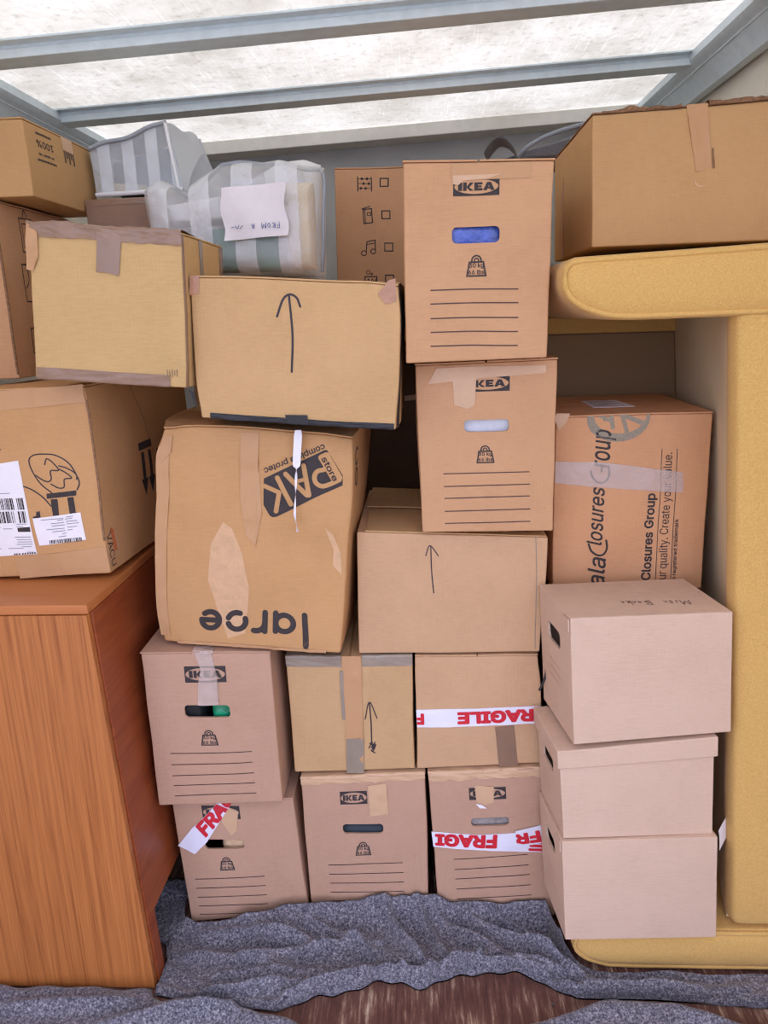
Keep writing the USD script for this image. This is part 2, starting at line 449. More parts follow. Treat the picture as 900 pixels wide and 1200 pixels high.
plain('bulkhead_paint', (178, 178, 174), .6, .3, var=.08, vs=5)
plain('header_white', (224, 222, 214), .6, .3, var=.06, vs=20)
plain('asphalt', (112, 110, 108), .9, .2, var=.1, vs=30)
plain('steel', (150, 150, 152), .3, .5, metal=1.0)
plain('bag_trim', (150, 156, 162), .5, .4)
plain('bag_white', (228, 228, 226), .5, .4)
plain('blue_film', (70, 92, 176), .25, .6, bump=(60, .6, .006), var=.35, vs=40)
plain('white_film', (216, 216, 220), .4, .5, bump=(50, .4, .005), var=.12, vs=30)
plain('green_film', (26, 134, 92), .3, .6, bump=(60, .6, .006), var=.5, vs=30)
plain('black_stuff', (26, 28, 28), .6, .3)
plain('wicker', (206, 172, 134), .7, .3, bump=(170, .6, .004), var=.25, vs=60)
plain('papers', (158, 148, 140), .7, .3, bump=(70, .8, .008), var=.35, vs=26)
plain('green_cloth', (40, 120, 96), .8, .3, bump=(30, .4, .008), var=.2, vs=20)
plain('cream_cloth', (236, 214, 166), .85, .2, bump=(24, .5, .01), var=.06, vs=12)
plain('white_cloth', (238, 238, 236), .85, .2, bump=(24, .5, .01), var=.04, vs=12)
plain('slate_cloth', (70, 76, 80), .8, .2, var=.1, vs=30)
plain('navy_cloth', (120, 132, 148), .85, .2, bump=(24, .5, .01), var=.15, vs=12)

# ------------------------------------------------------------------ the van: the load space seen from inside, open at the rear
def roof_z(x):
    return 2.215 + .042 * x


def tilted(lo, hi, r=.004, res=.4):
    """A member under the roof: z is measured from the roof's underside, which falls to the left."""
    v, f = rbox(lo, hi, r, res)
    v[:, 2] += roof_z(v[:, 0])
    return v, f


FRONT, REAR = 3.32, .35
one('floor', rbox((-1.26, REAR, -.02), (.98, FRONT + .04, 0), .002, .5), 'plywood', 'scratched dark brown plywood floor of the van showing between the blankets', kind='structure')
one('ground', rbox((-14, -16, -.66), (14, 16, -.6), .002, 4.0), 'asphalt', 'grey ground outside under the van', kind='structure')
one('ceiling', tilted((-1.30, REAR, 0), (1.02, FRONT + .04, .004), .001, .25), 'roof_skin', 'milky translucent roof skin of the van lit through by daylight', kind='structure')
one('wall_back', rbox((-1.30, FRONT, -.02), (1.02, FRONT + .03, 2.275), .002, .5), 'bulkhead_paint', 'dark grey bulkhead at the front of the load space', kind='structure')
one('wall_left', rbox((-1.30, REAR, -.02), (-1.27, FRONT, 2.166), .002, .5), 'wall_paint', 'pale side wall of the van on the left', kind='structure')
one('wall_right', rbox((.945, REAR, -.02), (.975, FRONT, 2.262), .002, .5), 'wall_paint', 'cream side wall of the van on the right', kind='structure')


def roof_bar(y, label):
    t = Thing('trim', label, None, (0, y, 2.1), kind='structure')
    x0, x1 = -1.16, .86
    t.part('crossbar_face', cat(tilted((x0, y + .012, -.036), (x1, y + .090, -.014), .003), tilted((x0, y + .016, -.016), (x1, y + .03, -.001), .001), tilted((x0, y + .072, -.016), (x1, y + .086, -.001), .001)), 'aluminium')
    t.part('flange', cat(tilted((x0, y - .016, -.006), (x1, y + .018, -.0005), .001), tilted((x0, y + .084, -.006), (x1, y + .118, -.0005), .001)), 'aluminium')


for y, lab in ((2.03, 'grey aluminium roof bar nearest the top of the picture'), (2.62, 'grey aluminium roof bar just above the stacked boxes'), (1.44, 'grey aluminium roof bar overhead near the load'), (.85, 'grey aluminium roof bar over the empty floor')):
    roof_bar(y, lab)


def rail(x0, x1, label, sg):
    t = Thing('trim', label, None, ((x0 + x1) / 2, 1, 2.0), kind='structure')
    prof = [(-.005, 0), (-.028, 0), (-.042, .012), (-.048, .026), (-.085, .052), (-.105, .060), (-.105, .088), (-.005, .088)]
    prof = [(x0 + p[1] if sg > 0 else x1 - p[1], p[0]) for p in prof]
    g = Polygon(prof)
    m = trimesh.creation.extrude_polygon(g, FRONT - REAR, engine='earcut')
    v = np.array(m.vertices)
    v = np.c_[v[:, 0], REAR + v[:, 2], v[:, 1]]
    v[:, 2] += roof_z((x0 + x1) / 2)
    m2 = trimesh.Trimesh(v, m.faces)
    m2.fix_normals()
    t.part('cove_rail', m2, 'aluminium')
    xx = x0 + .030 if sg > 0 else x1 - .030
    t.part('rail_lip', rbox((xx - .005, REAR, roof_z(xx) - .052), (xx + .005, FRONT, roof_z(xx) - .020), .002, .5), 'aluminium')


rail(.845, .94, 'grey aluminium roof rail along the right wall', 1)
rail(-1.258, -1.15, 'grey aluminium roof rail along the left wall', -1)
one('trim', tilted((-1.15, 3.20, -.05), (.845, FRONT, -.002), .004, .3), 'header_white', 'white strip where the roof meets the grey bulkhead', kind='structure')


# ------------------------------------------------------------------ cardboard boxes
BOXES = {
    'printed_top': ([[-0.024, 1.5, 1.766], [0.252, 1.5, 1.761], [0.247, 1.5, 1.404], [-0.027, 1.5, 1.4]], [0.0, 0.46, 0.0], [[473, 189], [650, 185], [641, 419], [476, 426]]),
    'printed_second': ([[-0.009, 1.58, 1.393], [0.281, 1.58, 1.399], [0.282, 1.58, 1.03], [-0.001, 1.58, 1.031]], [0.0, 0.46, 0.0], [[487, 427], [653, 419], [648, 622], [495, 624]]),
    'arrow': ([[-0.438, 1.49, 1.579], [-0.033, 1.49, 1.554], [-0.043, 1.49, 1.269], [-0.447, 1.49, 1.304]], [0.0, 0.48, 0.0], [[222, 322], [470, 330], [468, 505], [232, 490]]),
    'yellow': ([[-0.725, 1.46, 1.68], [-0.438, 1.46, 1.653], [-0.453, 1.46, 1.366], [-0.753, 1.46, 1.393]], [0.0, 0.3, 0.0], [[33, 260], [212, 272], [220, 455], [42, 443]]),
    'store': ([[-0.562, 1.55, 1.291], [-0.134, 1.55, 1.256], [-0.188, 1.55, 0.759], [-0.603, 1.55, 0.789]], [0.007, 0.42, 0.0], [[179, 494], [418, 508], [400, 766], [186, 753]]),
    'label': ([[-0.997, 1.53, 1.361], [-0.687, 1.53, 1.374], [-0.684, 1.53, 0.963], [-1.023, 1.53, 0.954]], [0.033, 0.549, 0.0], [[-70, 462], [100, 450], [130, 672], [-45, 679]]),
    'printed_green': ([[-0.636, 1.52, 0.78], [-0.351, 1.555, 0.764], [-0.347, 1.555, 0.37], [-0.634, 1.52, 0.383]], [0.0, 0.45, 0.0], [[164, 764], [316, 763], [331, 940], [187, 945]]),
    'printed_wicker': ([[-0.623, 1.57, 0.38], [-0.331, 1.6, 0.352], [-0.309, 1.6, 0.02], [-0.608, 1.57, -0.017]], [0.0, 0.44, 0.0], [[200, 931], [343, 934], [362, 1066], [225, 1089]]),
    'printed_mid': ([[-0.308, 1.6, 0.407], [-0.004, 1.6, 0.42], [0.0, 1.6, 0.013], [-0.301, 1.6, -0.006]], [0.0, 0.44, 0.0], [[352, 911], [498, 906], [503, 1070], [366, 1076]]),
    'printed_right': ([[0.004, 1.6, 0.42], [0.296, 1.6, 0.438], [0.318, 1.6, 0.01], [0.026, 1.6, 0.001]], [0.0, 0.44, 0.0], [[502, 906], [645, 898], [650, 1073], [515, 1075]]),
    'scrib': ([[-0.325, 1.605, 0.727], [-0.029, 1.605, 0.727], [-0.029, 1.605, 0.428], [-0.323, 1.605, 0.418]], [0.0, 0.4, 0.0], [[335, 769], [483, 768], [486, 901], [345, 905]]),
    'frag': ([[-0.023, 1.605, 0.727], [0.265, 1.605, 0.729], [0.282, 1.605, 0.444], [-0.023, 1.605, 0.428]], [0.0, 0.4, 0.0], [[486, 768], [633, 766], [638, 894], [489, 901]]),
    'openb': ([[-0.147, 1.605, 1.036], [0.277, 1.605, 1.015], [0.265, 1.605, 0.733], [-0.152, 1.605, 0.732]], [0.0, 0.42, 0.0], [[418, 619], [643, 626], [633, 764], [421, 766]]),
    'vala': ([[0.298, 1.67, 1.268], [0.637, 1.67, 1.27], [0.643, 1.67, 0.859], [0.3, 1.67, 0.857]], [0.0, 0.38, 0.0], [[652, 487], [836, 482], [822, 690], [647, 693]]),
    'big': ([[0.339, 1.6, 1.856], [0.763, 1.61, 1.874], [0.792, 1.61, 1.615], [0.346, 1.6, 1.612]], [0.0, 0.42, 0.0], [[695, 132], [960, 110], [960, 279], [693, 290]]),
    'icons': ([[-0.232, 2.27, 1.897], [0.358, 2.27, 1.89], [0.37, 2.27, 1.407], [-0.236, 2.27, 1.423]], [0.0, 0.46, 0.0], [[391, 197], [640, 190], [640, 400], [398, 400]]),
    'lid1': ([[0.289, 1.405, 0.897], [0.614, 1.432, 0.897], [0.633, 1.432, 0.63], [0.306, 1.405, 0.617]], [-0.031, 0.194, 0.0], [[668, 726], [857, 718], [855, 858], [672, 873]]),
    'lid2': ([[0.273, 1.405, 0.601], [0.608, 1.425, 0.624], [0.624, 1.425, 0.384], [0.288, 1.405, 0.385]], [-0.023, 0.185, 0.0], [[653, 881], [842, 863], [840, 979], [658, 985]]),
    'lid3': ([[0.289, 1.41, 0.377], [0.624, 1.424, 0.381], [0.641, 1.424, 0.119], [0.306, 1.41, 0.121]], [-0.021, 0.173, 0.0], [[658, 987], [840, 981], [838, 1098], [663, 1101]]),
}


class Carton(Thing):
    """A box with soft edges, slightly bulging faces and its own lean. Front corners TL, TR, BR, BL and the way to the back are metres in the van.
    Drawing on it uses its own frame: x along the front, y inwards, z up, in metres."""

    def __init__(self, name, label, key, board, cat='box', group=None, bulge=(.006, .004, .004), rough=.003, dents=(), seed=0):
        q, dv, *seen = BOXES[key] if isinstance(key, str) else key
        self.q, self.dv = np.array(q, float), np.array(dv, float)
        self.q[:, 2] = np.maximum(self.q[:, 2], .004)
        self.W = (np.linalg.norm(self.q[1] - self.q[0]) + np.linalg.norm(self.q[2] - self.q[3])) / 2
        self.H = (np.linalg.norm(self.q[3] - self.q[0]) + np.linalg.norm(self.q[2] - self.q[1])) / 2
        self.D = float(np.linalg.norm(self.dv))
        self.bulge, self.rough, self.dents, self.seed, self.board = bulge, rough, dents, seed, board
        base = (self.q[2] + self.q[3]) / 2 + self.dv / 2
        if seen:                               # where the front's corners lie in the photograph: turns measurements of the print into metres
            A = []
            for (x, y), (X, Z) in zip(seen[0], ((0, self.H), (self.W, self.H), (self.W, 0), (0, 0))):
                A += [[x, y, 1, 0, 0, 0, -X * x, -X * y, -X], [0, 0, 0, x, y, 1, -Z * x, -Z * y, -Z]]
            self.hom = np.linalg.svd(np.array(A, float))[2][-1].reshape(3, 3)
            self.origin = seen[0][0]
        super().__init__(name, label, cat, base, group)

    def P(self, x, y):
        a = self.hom @ np.array([x, y, 1.0])
        return float(a[0] / a[2]), float(a[1] / a[2])

    def fit(self, g, corners):
        """Lettering g stretched between four measured corners: bottom left, bottom right, top right, top left of the upright text."""
        from shapely.ops import transform
        x0, y0, x1, y1 = g.bounds
        d = [np.array(self.P(*c)) for c in corners]

        def f(x, y, z=None):
            u, v = (np.asarray(x) - x0) / (x1 - x0), (np.asarray(y) - y0) / (y1 - y0)
            p = [(1 - u) * (1 - v) * d[0][k] + u * (1 - v) * d[1][k] + u * v * d[2][k] + (1 - u) * v * d[3][k] for k in (0, 1)]
            return p[0], p[1]
        return transform(f, g.segmentize((x1 - x0) / 40)).buffer(0)

    def warp(self, v):
        v = np.asarray(v, float)
        s, r, t = v[:, 0] / self.W, v[:, 1] / self.D, v[:, 2] / self.H
        TL, TR, BR, BL = self.q
        w = np.zeros_like(v)
        for p, k in ((TL, (1 - s) * t), (TR, s * t), (BR, s * (1 - t)), (BL, (1 - s) * (1 - t))):
            w += k[:, None] * p
        w += r[:, None] * self.dv
        hump = lambda a: np.clip(4 * a * (1 - a), 0, 1)
        bf, bs, bt = self.bulge
        w[:, 1] += -bf * hump(s) * hump(t) * (1 - r)
        w[:, 0] += bs * hump(r) * hump(t) * (2 * s - 1)
        w[:, 2] += bt * hump(s) * hump(r) * np.where(t > .5, 2 * t - 1, 0) * .6
        if self.rough:
            p = np.c_[s * self.W, r * self.D, t * self.H] * 6 + self.seed * 11.3
            n = np.stack([meshkit.fbm(p + 17 * k, 2, self.seed + k) - .5 for k in range(3)], 1)
            n[:, 2] *= np.where((t < .02), .0, 1.0)
            w += n * 2 * self.rough
        for (ds, dr, dt), d, sig in self.dents:
            k = np.exp(-(((s - ds) * self.W) ** 2 + ((r - dr) * self.D) ** 2 + ((t - dt) * self.H) ** 2) / (2 * sig ** 2))
            w += k[:, None] * np.array(d)
        return w

    def put(self, name, mesh, mat, **k):
        v, f = arr(mesh)
        return self.part(name, (self.warp(v), f), mat, **k)

    # --- the box itself
    def solid(self, flaps='x', t=.004, r=.004, lip=.0, gap=.003, holes=(), hollow=False, name='body', top_mat=None):
        W, D, H = self.W, self.D, self.H
        hb = H - t if flaps else H
        b = rbox((0, 0, 0), (W, D, hb), r, .018)
        if holes or hollow:
            m = manifold(b) - manifold(rbox((.005, .005, .006), (W - .005, D - .005, hb - .003), .002, .06))
            for side, u0, u1, v0, v1, rr in holes:
                g = sbox(u0 + rr, v0 + rr, u1 - rr, v1 - rr).buffer(rr, quad_segs=5)
                e = trimesh.creation.extrude_polygon(g, .04, engine='earcut')
                v = np.array(e.vertices)
                v = {'front': np.c_[v[:, 0], .02 - v[:, 2], v[:, 1]], 'left': np.c_[v[:, 2] - .02, D - v[:, 0], v[:, 1]]}[side]
                e = trimesh.Trimesh(v, e.faces)
                e.fix_normals()
                m = m - manifold(e)
            b = arr(m.refine_to_length(.02))
        self.put(name, b, self.board)
        tm = top_mat or self.board
        if flaps == 'x':                       # the seam runs away from the viewer
            for x0, x1 in ((-lip, W / 2 - gap / 2), (W / 2 + gap / 2, W + lip)):
                self.put('top_flap', rbox((x0, -lip, H - t + .0003), (x1, D + lip, H), .0016, .03), tm)
        elif flaps == 'y':                     # the seam runs across
            for y0, y1 in ((-lip, D / 2 - gap / 2), (D / 2 + gap / 2, D + lip)):
                self.put('top_flap', rbox((-lip, y0, H - t + .0003), (W + lip, y1, H), .0016, .03), tm)

    # --- flat print on a face
    def face(self, g, side='front', off=.0008, res=.02):
        v, f = sheet(g, res)
        return self.onface(v, f, side, off)

    def onface(self, v, f, side, off):
        W, D, H = self.W, self.D, self.H
        o = np.full(len(v), off)
        if side == 'front':
            p = np.c_[v[:, 0], -o, v[:, 1]]
        elif side == 'right':
            p = np.c_[W + o, v[:, 0], v[:, 1]]
        elif side == 'left':
            p = np.c_[-o, D - v[:, 0], v[:, 1]]
        else:
            p = np.c_[v[:, 0], v[:, 1], H + o]
        return p, f

    def ink(self, name, g, mat='ink', side='front', off=.0008, res=.02, **k):
        return self.put(name, self.face(g, side, off, res), mat, smooth=True, **k)

    def tape(self, pts, mat, side='front', off=.0007, thick=.0006, name='packing_tape', wrinkle=.0, **k):
        """A stuck-on strip with the given outline, a real thin layer."""
        g = pts if hasattr(pts, 'geom_type') else Polygon(pts)
        v, f = sheet(g.buffer(0), .012)
        n = len(v)
        lift = np.zeros(n)
        if wrinkle:
            q = np.c_[v * 28, np.zeros(n)] + self.seed
            lift = wrinkle * np.maximum(meshkit.fbm(q, 2, self.seed + 3) - .42, 0) * 4
        a, _ = self.onface(v, f, side, off)
        b, _ = self.onface(v, f, side, 0)
        nrm = (a - b) / off
        top = a + nrm * (thick + lift)[:, None]
        e = np.sort(np.vstack([f[:, [0, 1]], f[:, [1, 2]], f[:, [2, 0]]]), 1)
        d = np.vstack([f[:, [0, 1]], f[:, [1, 2]], f[:, [2, 0]]])
        _, inv, cnt = np.unique(e, axis=0, return_inverse=True, return_counts=True)
        rim = d[cnt[inv.ravel()] == 1]
        walls = np.vstack([np.c_[rim[:, 0], rim[:, 0] + n, rim[:, 1]], np.c_[rim[:, 1], rim[:, 0] + n, rim[:, 1] + n]])
        return self.put(name, (np.vstack([a, top]), np.vstack([f[:, ::-1], f + n, walls])), mat, **k)

    def over(self, x0, x1, back, down, mat, name='packing_tape', edge='top', wrinkle=.0015, off=.0008, seed=0, ragged=.0, **k):
        """Tape folded over the top (or bottom) front edge: 'back' on the top, 'down' on the front."""
        H = self.H
        n = max(2, int((x1 - x0) / .010))
        prof = [(b, -off) for b in np.linspace(back, .004, 5)] + [(.001, -off * .7), (-off * .7, .001)] + [(-off, d) for d in np.linspace(.004, down, 6)]
        xs = np.linspace(x0, x1, n + 1)
        grid = np.zeros((n + 1, len(prof), 3))
        for j, (y, dz) in enumerate(prof):
            q = np.c_[xs * 40, np.full(n + 1, j * .6), np.full(n + 1, seed + .5)]
            w = wrinkle * 2.2 * np.maximum(meshkit.fbm(q, 3, seed) - .35, 0)
            zz = H - dz if edge == 'top' else dz
            rg = ragged * (meshkit.fbm(np.c_[xs * 60, xs * 0, xs * 0 + seed], 2, seed + 1) - .5) * (1 if j == len(prof) - 1 else 0)
            onfront = y <= 0
            grid[:, j, 0] = xs
            grid[:, j, 1] = y - w
            grid[:, j, 2] = zz + (0 if onfront else (w if edge == 'top' else -w * .2)) + rg
        v, f = solid_grid(grid, np.array([0, .0005, 0]))
        return self.put(name, (v, f), mat, **k)


LOGO_W, LOGO_H = 54., 22.


def logo_shape(w, h):
    """Dark plate with a clear oval, heavy slab capitals inside."""
    plate = sbox(-w / 2, -h / 2, w / 2, h / 2)
    oval = affinity.scale(Point(0, 0).buffer(1, quad_segs=24), w * .475, h * .40)
    a = h * .44                                            # cap height
    lw = a * .30
    def L(*pts):
        return Polygon(pts).buffer(0)
    I = L((0, 0), (.5, 0), (.5, 1), (0, 1))
    K = unary_union([L((0, 0), (.42, 0), (.42, 1), (0, 1)), L((.38, .42), (.80, 1), (1.24, 1), (.72, .42), (1.3, 0), (.82, 0), (.38, .45))])
    E_ = L((0, 0), (.98, 0), (.98, .28), (.42, .28), (.42, .38), (.86, .38), (.86, .62), (.42, .62), (.42, .74), (.96, .74), (.96, 1), (0, 1))
    A = Polygon([(0, 0), (.44, 1), (.92, 1), (1.36, 0), (.9, 0), (.82, .2), (.5, .2), (.43, 0)], [[(.58, .42), (.75, .42), (.67, .68)]]).buffer(0)
    x, out = 0, []
    for g, adv in ((I, .62), (K, 1.34), (E_, 1.06), (A, 1.4)):
        out.append(affinity.translate(g, x, 0))
        x += adv
    word = affinity.scale(unary_union(out), w * .80 / x, a, origin=(0, 0))
    word = affinity.translate(word, -w * .395, -a / 2)
    return unary_union([plate.difference(oval), word.buffer(0).intersection(oval.buffer(h * .02)), affinity.translate(Point(0, 0).buffer(h * .035), w * .435, h * .17)])


def weight_shape(w):
    """A kettle weight in outline with the load printed in it."""
    h = w * 1.0
    t = w * .07
    body = Polygon([(-w / 2, 0), (w / 2, 0), (w * .37, h * .72), (-w * .37, h * .72)])
    ring = body.difference(body.buffer(-t, join_style=2))
    arc = Point(0, h * .76).buffer(w * .26).difference(Point(0, h * .76).buffer(w * .26 - t)).intersection(sbox(-w, h * .72, w, h * 2))
    arc2 = Point(0, h * .76).buffer(w * .13).difference(Point(0, h * .76).buffer(w * .13 - t * .8)).intersection(sbox(-w, h * .72, w, h * 2))
    a = centred(text('30 kg', w * .20, True), 0, h * .50)
    b = centred(text('66 lbs', w * .20, True), 0, h * .21)
    return unary_union([ring, arc, arc2, a, b])


def printed_box(key, label, logo, hole, weight, lines, line_x, board='board_pink', **kw):
    """The printed moving boxes with a hand hole. logo, hole: x0, x1, y0, y1; weight: x, y of its foot, width; lines: their heights at the left end; line_x: left, right, drift per line, rise.
    All measured on the photograph from the front's upper left corner."""
    b = Carton('moving_box', label, key, board, group='printed moving boxes with hand holes', **kw)
    ox, oy = b.origin
    b.p = lambda x, y: b.P(x + ox, y + oy)
    x0, x1, y0, y1 = hole
    c0, c1 = b.p(x0, y1), b.p(x1, y0)
    b.hole = (c0[0], c1[0], c0[1], c1[1])
    b.solid('x', holes=[('front', c0[0], c1[0], c0[1], c1[1], .009)], lip=.0015)
    l0, l1 = b.p(logo[0], logo[3]), b.p(logo[1], logo[2])
    b.ink('logo', affinity.translate(logo_shape(l1[0] - l0[0], l1[1] - l0[1]), (l0[0] + l1[0]) / 2, (l0[1] + l1[1]) / 2), res=.012)
    wx, wy = b.p(weight[0], weight[1])
    b.ink('weight_mark', affinity.translate(weight_shape(b.p(weight[0] + weight[2], weight[1])[0] - wx), wx, wy), res=.012)
    for i, y in enumerate(lines):
        d = line_x[2] * i
        b.ink('writing_line', stroke([b.p(line_x[0] + d, y), b.p((line_x[0] + line_x[1]) / 2 + d, y - line_x[3] / 2 - .3), b.p(line_x[1] + d, y - line_x[3])], .0022), 'ink_thin')
    return b


def px_poly(b, pts):
    return Polygon([b.p(x, y) for x, y in pts]).buffer(0)


# --- the tall column right of the middle
b = printed_box('printed_top', 'printed moving box on top of its column, blue film in its hand hole', (60, 114, 18, 41), (58, 114, 76, 97), (86, 136, 24), (152, 168, 185, 201, 217), (33, 134, 0, 2), seed=1)
b.tape(px_poly(b, [(56, 3), (150, 1), (150, 20), (60, 22)]), 'clear_tape')
b.tape(px_poly(b, [(59, 17), (116, 15), (100, 20), (72, 23), (66, 28), (59, 27)]), 'pale_tape', name='torn_tape', off=.0011)
b2 = printed_box('printed_second', 'printed moving box second in its column, tape hiding the first logo letter', (58, 109, 12, 33), (57, 109, 64, 80), (81, 116, 21), (129, 144, 158, 173, 187), (33, 132, .4, 2.5), seed=2)
b2.tape(px_poly(b2, [(15, 24), (24, 5), (60, 3), (152, 1), (152, 10), (70, 17), (69, 48), (60, 53), (45, 48), (43, 20)]), 'pale_tape', wrinkle=.001)
b2.tape(px_poly(b2, [(57.4, 12), (69, 13), (69, 34), (58, 33)]), 'pale_tape', name='torn_tape', off=.0011)

# --- lower left column
b3 = printed_box('printed_green', 'printed moving box under the upside-down store box, green film in its hand hole', (54, 101, 16, 35), (54, 106, 60, 75), (83, 107, 20), (118, 131, 144, 156, 168.5), (37, 131, 1.4, 3.5), 'board_sky_tint', seed=3, bulge=(.005, .006, .002))
b3.tape(px_poly(b3, [(64, 0), (84, 0), (92, 30), (94, 59), (69, 60), (69, 40), (72, 20)]), 'shiny_tape', wrinkle=.004)
b3.over(.40 * b3.W, .56 * b3.W, .05, .006, 'shiny_tape', seed=4, wrinkle=.004)
b4 = printed_box('printed_wicker', 'printed moving box on the floor beside the teak cabinet, woven wicker in its hand hole', (43, 86, 12, 27), (46, 92, 50, 64), (74, 88, 18), (102, 113.5, 125, 136, 146.5), (32, 116, 1.2, 8), 'board_sky_tint', seed=4)
b4.tape(px_poly(b4, [(66, 10), (85, 18), (84, 40), (78, 46), (66, 30)]), 'pale_tape', off=.001)
b5 = printed_box('printed_mid', 'printed moving box in the middle of the bottom row above the blanket fold', (47, 78, 15, 31), (51, 97, 53, 66), (75, 91, 18.5), (103.5, 115, 126, 137, 147), (34, 120, 1, 4), 'board_sky_tint', seed=5)
b5.over(0, b5.W, .06, .018, 'pale_tape', seed=6, wrinkle=.003, ragged=.008)
b5.tape(px_poly(b5, [(79, 9), (101, 7), (103, 42), (82, 44)]), 'pale_tape', off=.0011, wrinkle=.001)
b6 = printed_box('printed_right', 'printed moving box at the right end of the bottom row, fragile tape across it', (48, 90, 15, 31), (50, 94, 50, 62), (74, 86, 16), (101, 113, 124, 136, 148), (30, 115, 1, 6), 'board_sky_tint', seed=6)
b6.over(0, b6.W, .05, .022, 'pale_tape', seed=8, wrinkle=.005, ragged=.012)
b6.tape(px_poly(b6, [(54, 14), (76, 15), (76, 33), (66, 36), (56, 33)]), 'pale_tape', off=.0011, wrinkle=.001)
b6.tape(px_poly(b6, [(55, 35), (62, 36), (68, 40), (60, 40)]), 'white_paper', off=.0012, name='torn_paper')

# what shows in the hand holes: each thing stands inside its box
def inside(b, name, mat, label, category, x0, x1, z1, seed, y0=.016, y1=None, wob=.012):
    W, D = b.W, b.D
    y1 = y1 or D * .8
    q = [(x0 * W, z1 * b.H), (x1 * W, z1 * b.H), (x1 * W, .012), (x0 * W, .012)]
    v, f = pillow(q, y0, y1 - y0, wob, seed, 30, 14.0)
    v[:, 2] = np.maximum(v[:, 2], .010)
    v[:, 0] = np.clip(v[:, 0], .01, W - .01)
    v[:, 1] = np.clip(v[:, 1], .012, D - .01)
    one(name, (b.warp(v), f), mat, label, category)


inside(b, 'plastic_bag', 'blue_film', 'crumpled blue plastic bag showing through the topmost hand hole', 'bag', .1, .9, .80, 1)
inside(b2, 'plastic_bag', 'white_film', 'pale plastic bag showing through the hand hole of the second box', 'bag', .08, .92, .80, 2)
inside(b3, 'plastic_bag', 'green_film', 'shiny green plastic bag in the lower left hand hole', 'bag', .455, .97, .80, 3)
inside(b3, 'black_bag', 'black_stuff', 'black bag beside the green film inside the box', 'bag', .04, .445, .80, 4)
inside(b4, 'wicker_basket', 'wicker', 'woven wicker basket showing through the hand hole beside the cabinet', 'basket', .30, .95, .80, 5, wob=.006)
inside(b5, 'folded_cloth', 'white_film', 'white folded cloth behind the middle hand hole', 'cloth', .1, .9, .80, 6, y0=.10, wob=.004)
inside(b5, 'dark_cloth', 'slate_cloth', 'dark folded cloth in front of the white one in the middle box', 'cloth', .1, .9, .634, 9, y1=.09, wob=.003)
inside(b6, 'crumpled_paper', 'papers', 'crumpled grey packing paper behind the right hand hole', 'paper', .1, .9, .80, 7, wob=.02)


def fragile(b, pts, words, mat='white_tape', off=.0014):
    """White tape printed with red capitals, measured on the photograph; words: (text, four corners of the upright text)."""
    g = Polygon([b.P(*p) for p in pts]).buffer(0)
    p = b.tape(g, mat, off=off, name='fragile_tape', label='white tape printed with red capital letters', wrinkle=.0008)
    for s, corners in words:
        t = b.fit(text(s, .02, True, .0012), corners).intersection(g.buffer(-.0003))
        if not t.is_empty:
            b.put('lettering', b.face(t, 'front', off + .0022, .012), 'red_ink', smooth=True, parent=p)


fragile(b6, [(506, 975), (560, 977), (640, 973), (650, 973), (650, 999), (600, 997), (508, 993)], [('FRAGI', ((582, 976), (510, 977), (510, 991), (581, 993))), ('LE', ((668, 987), (619, 984), (618, 996), (667, 999)))])
fragile(b6, [(603, 972), (650, 962), (650, 983), (622, 989), (604, 986)], [('FR', ((631, 971), (602, 976), (604, 988), (634, 985)))], off=.0040)
fragile(b4, [(209, 992), (232, 1001), (248, 985), (270, 951), (279, 938), (262, 938), (248, 952), (228, 970)], [('FRAG', ((247, 980), (285, 935), (271, 924), (233, 966)))], off=.0016)

# --- the box with the handwritten arrow, standing on the store box
c = Carton('carton', 'tan carton with a tall handwritten arrow and black tape underneath', 'arrow', 'board_tan', group='plain cartons', seed=11, bulge=(.006, .001, .003), dents=[((1, 0, 1), (-.006, .01, -.006), .03), ((0, 0, 0), (.006, .004, .0), .03), ((.93, 0, .12), (0, .012, 0), .05), ((1, 0, .0), (-.008, .004, .0), .05)])
c.solid('y', gap=.004)
fx, fz = lambda x: x / 245 * c.W, lambda y: c.H - y / 176 * c.H
c.ink('arrow_mark', unary_union([stroke(smoothpath([c.P(222 + 115, 322 + 25), c.P(222 + 119, 322 + 70), c.P(222 + 118, 322 + 114)]), .0042), stroke(smoothpath([c.P(222 + 101, 322 + 49), c.P(222 + 108, 322 + 29), c.P(222 + 116, 322 + 23), c.P(222 + 124, 322 + 27), c.P(222 + 128, 322 + 37)]), .0042)]), 'marker')
c.over(fx(12), fx(243), .12, .012, 'black_tape', edge='bottom', seed=3, wrinkle=.003)
c.tape(Polygon([c.P(222 + 110, 322 + 164), c.P(222 + 136, 322 + 164), (fx(135), .001), (fx(110), .001)]), 'black_tape', off=.0020)
c.tape(Polygon([c.P(222 + 0, 322 + 136), c.P(222 + 5, 322 + 138), c.P(222 + 8, 322 + 168), c.P(222 + 14, 322 + 172), (fx(12), .0), (fx(0), .0)]), 'black_tape', off=.0018, wrinkle=.002)
c.tape(Polygon([c.P(222 + 236, 322 + 4), c.P(222 + 245, 322 + 1), c.P(222 + 245, 322 + 30), c.P(222 + 230, 322 + 34), c.P(222 + 221, 322 + 22)]), 'tan_tape', wrinkle=.001)
c.tape(Polygon([c.P(222 + 0, 322 + 0), c.P(222 + 11, 322 + 1), c.P(222 + 11, 322 + 22), c.P(222 + 0, 322 + 24)]), 'tan_tape', wrinkle=.001)
c.tape([(.02, .0), (.06, 0), (.06, c.H), (.02, c.H)], 'black_tape', side='right')

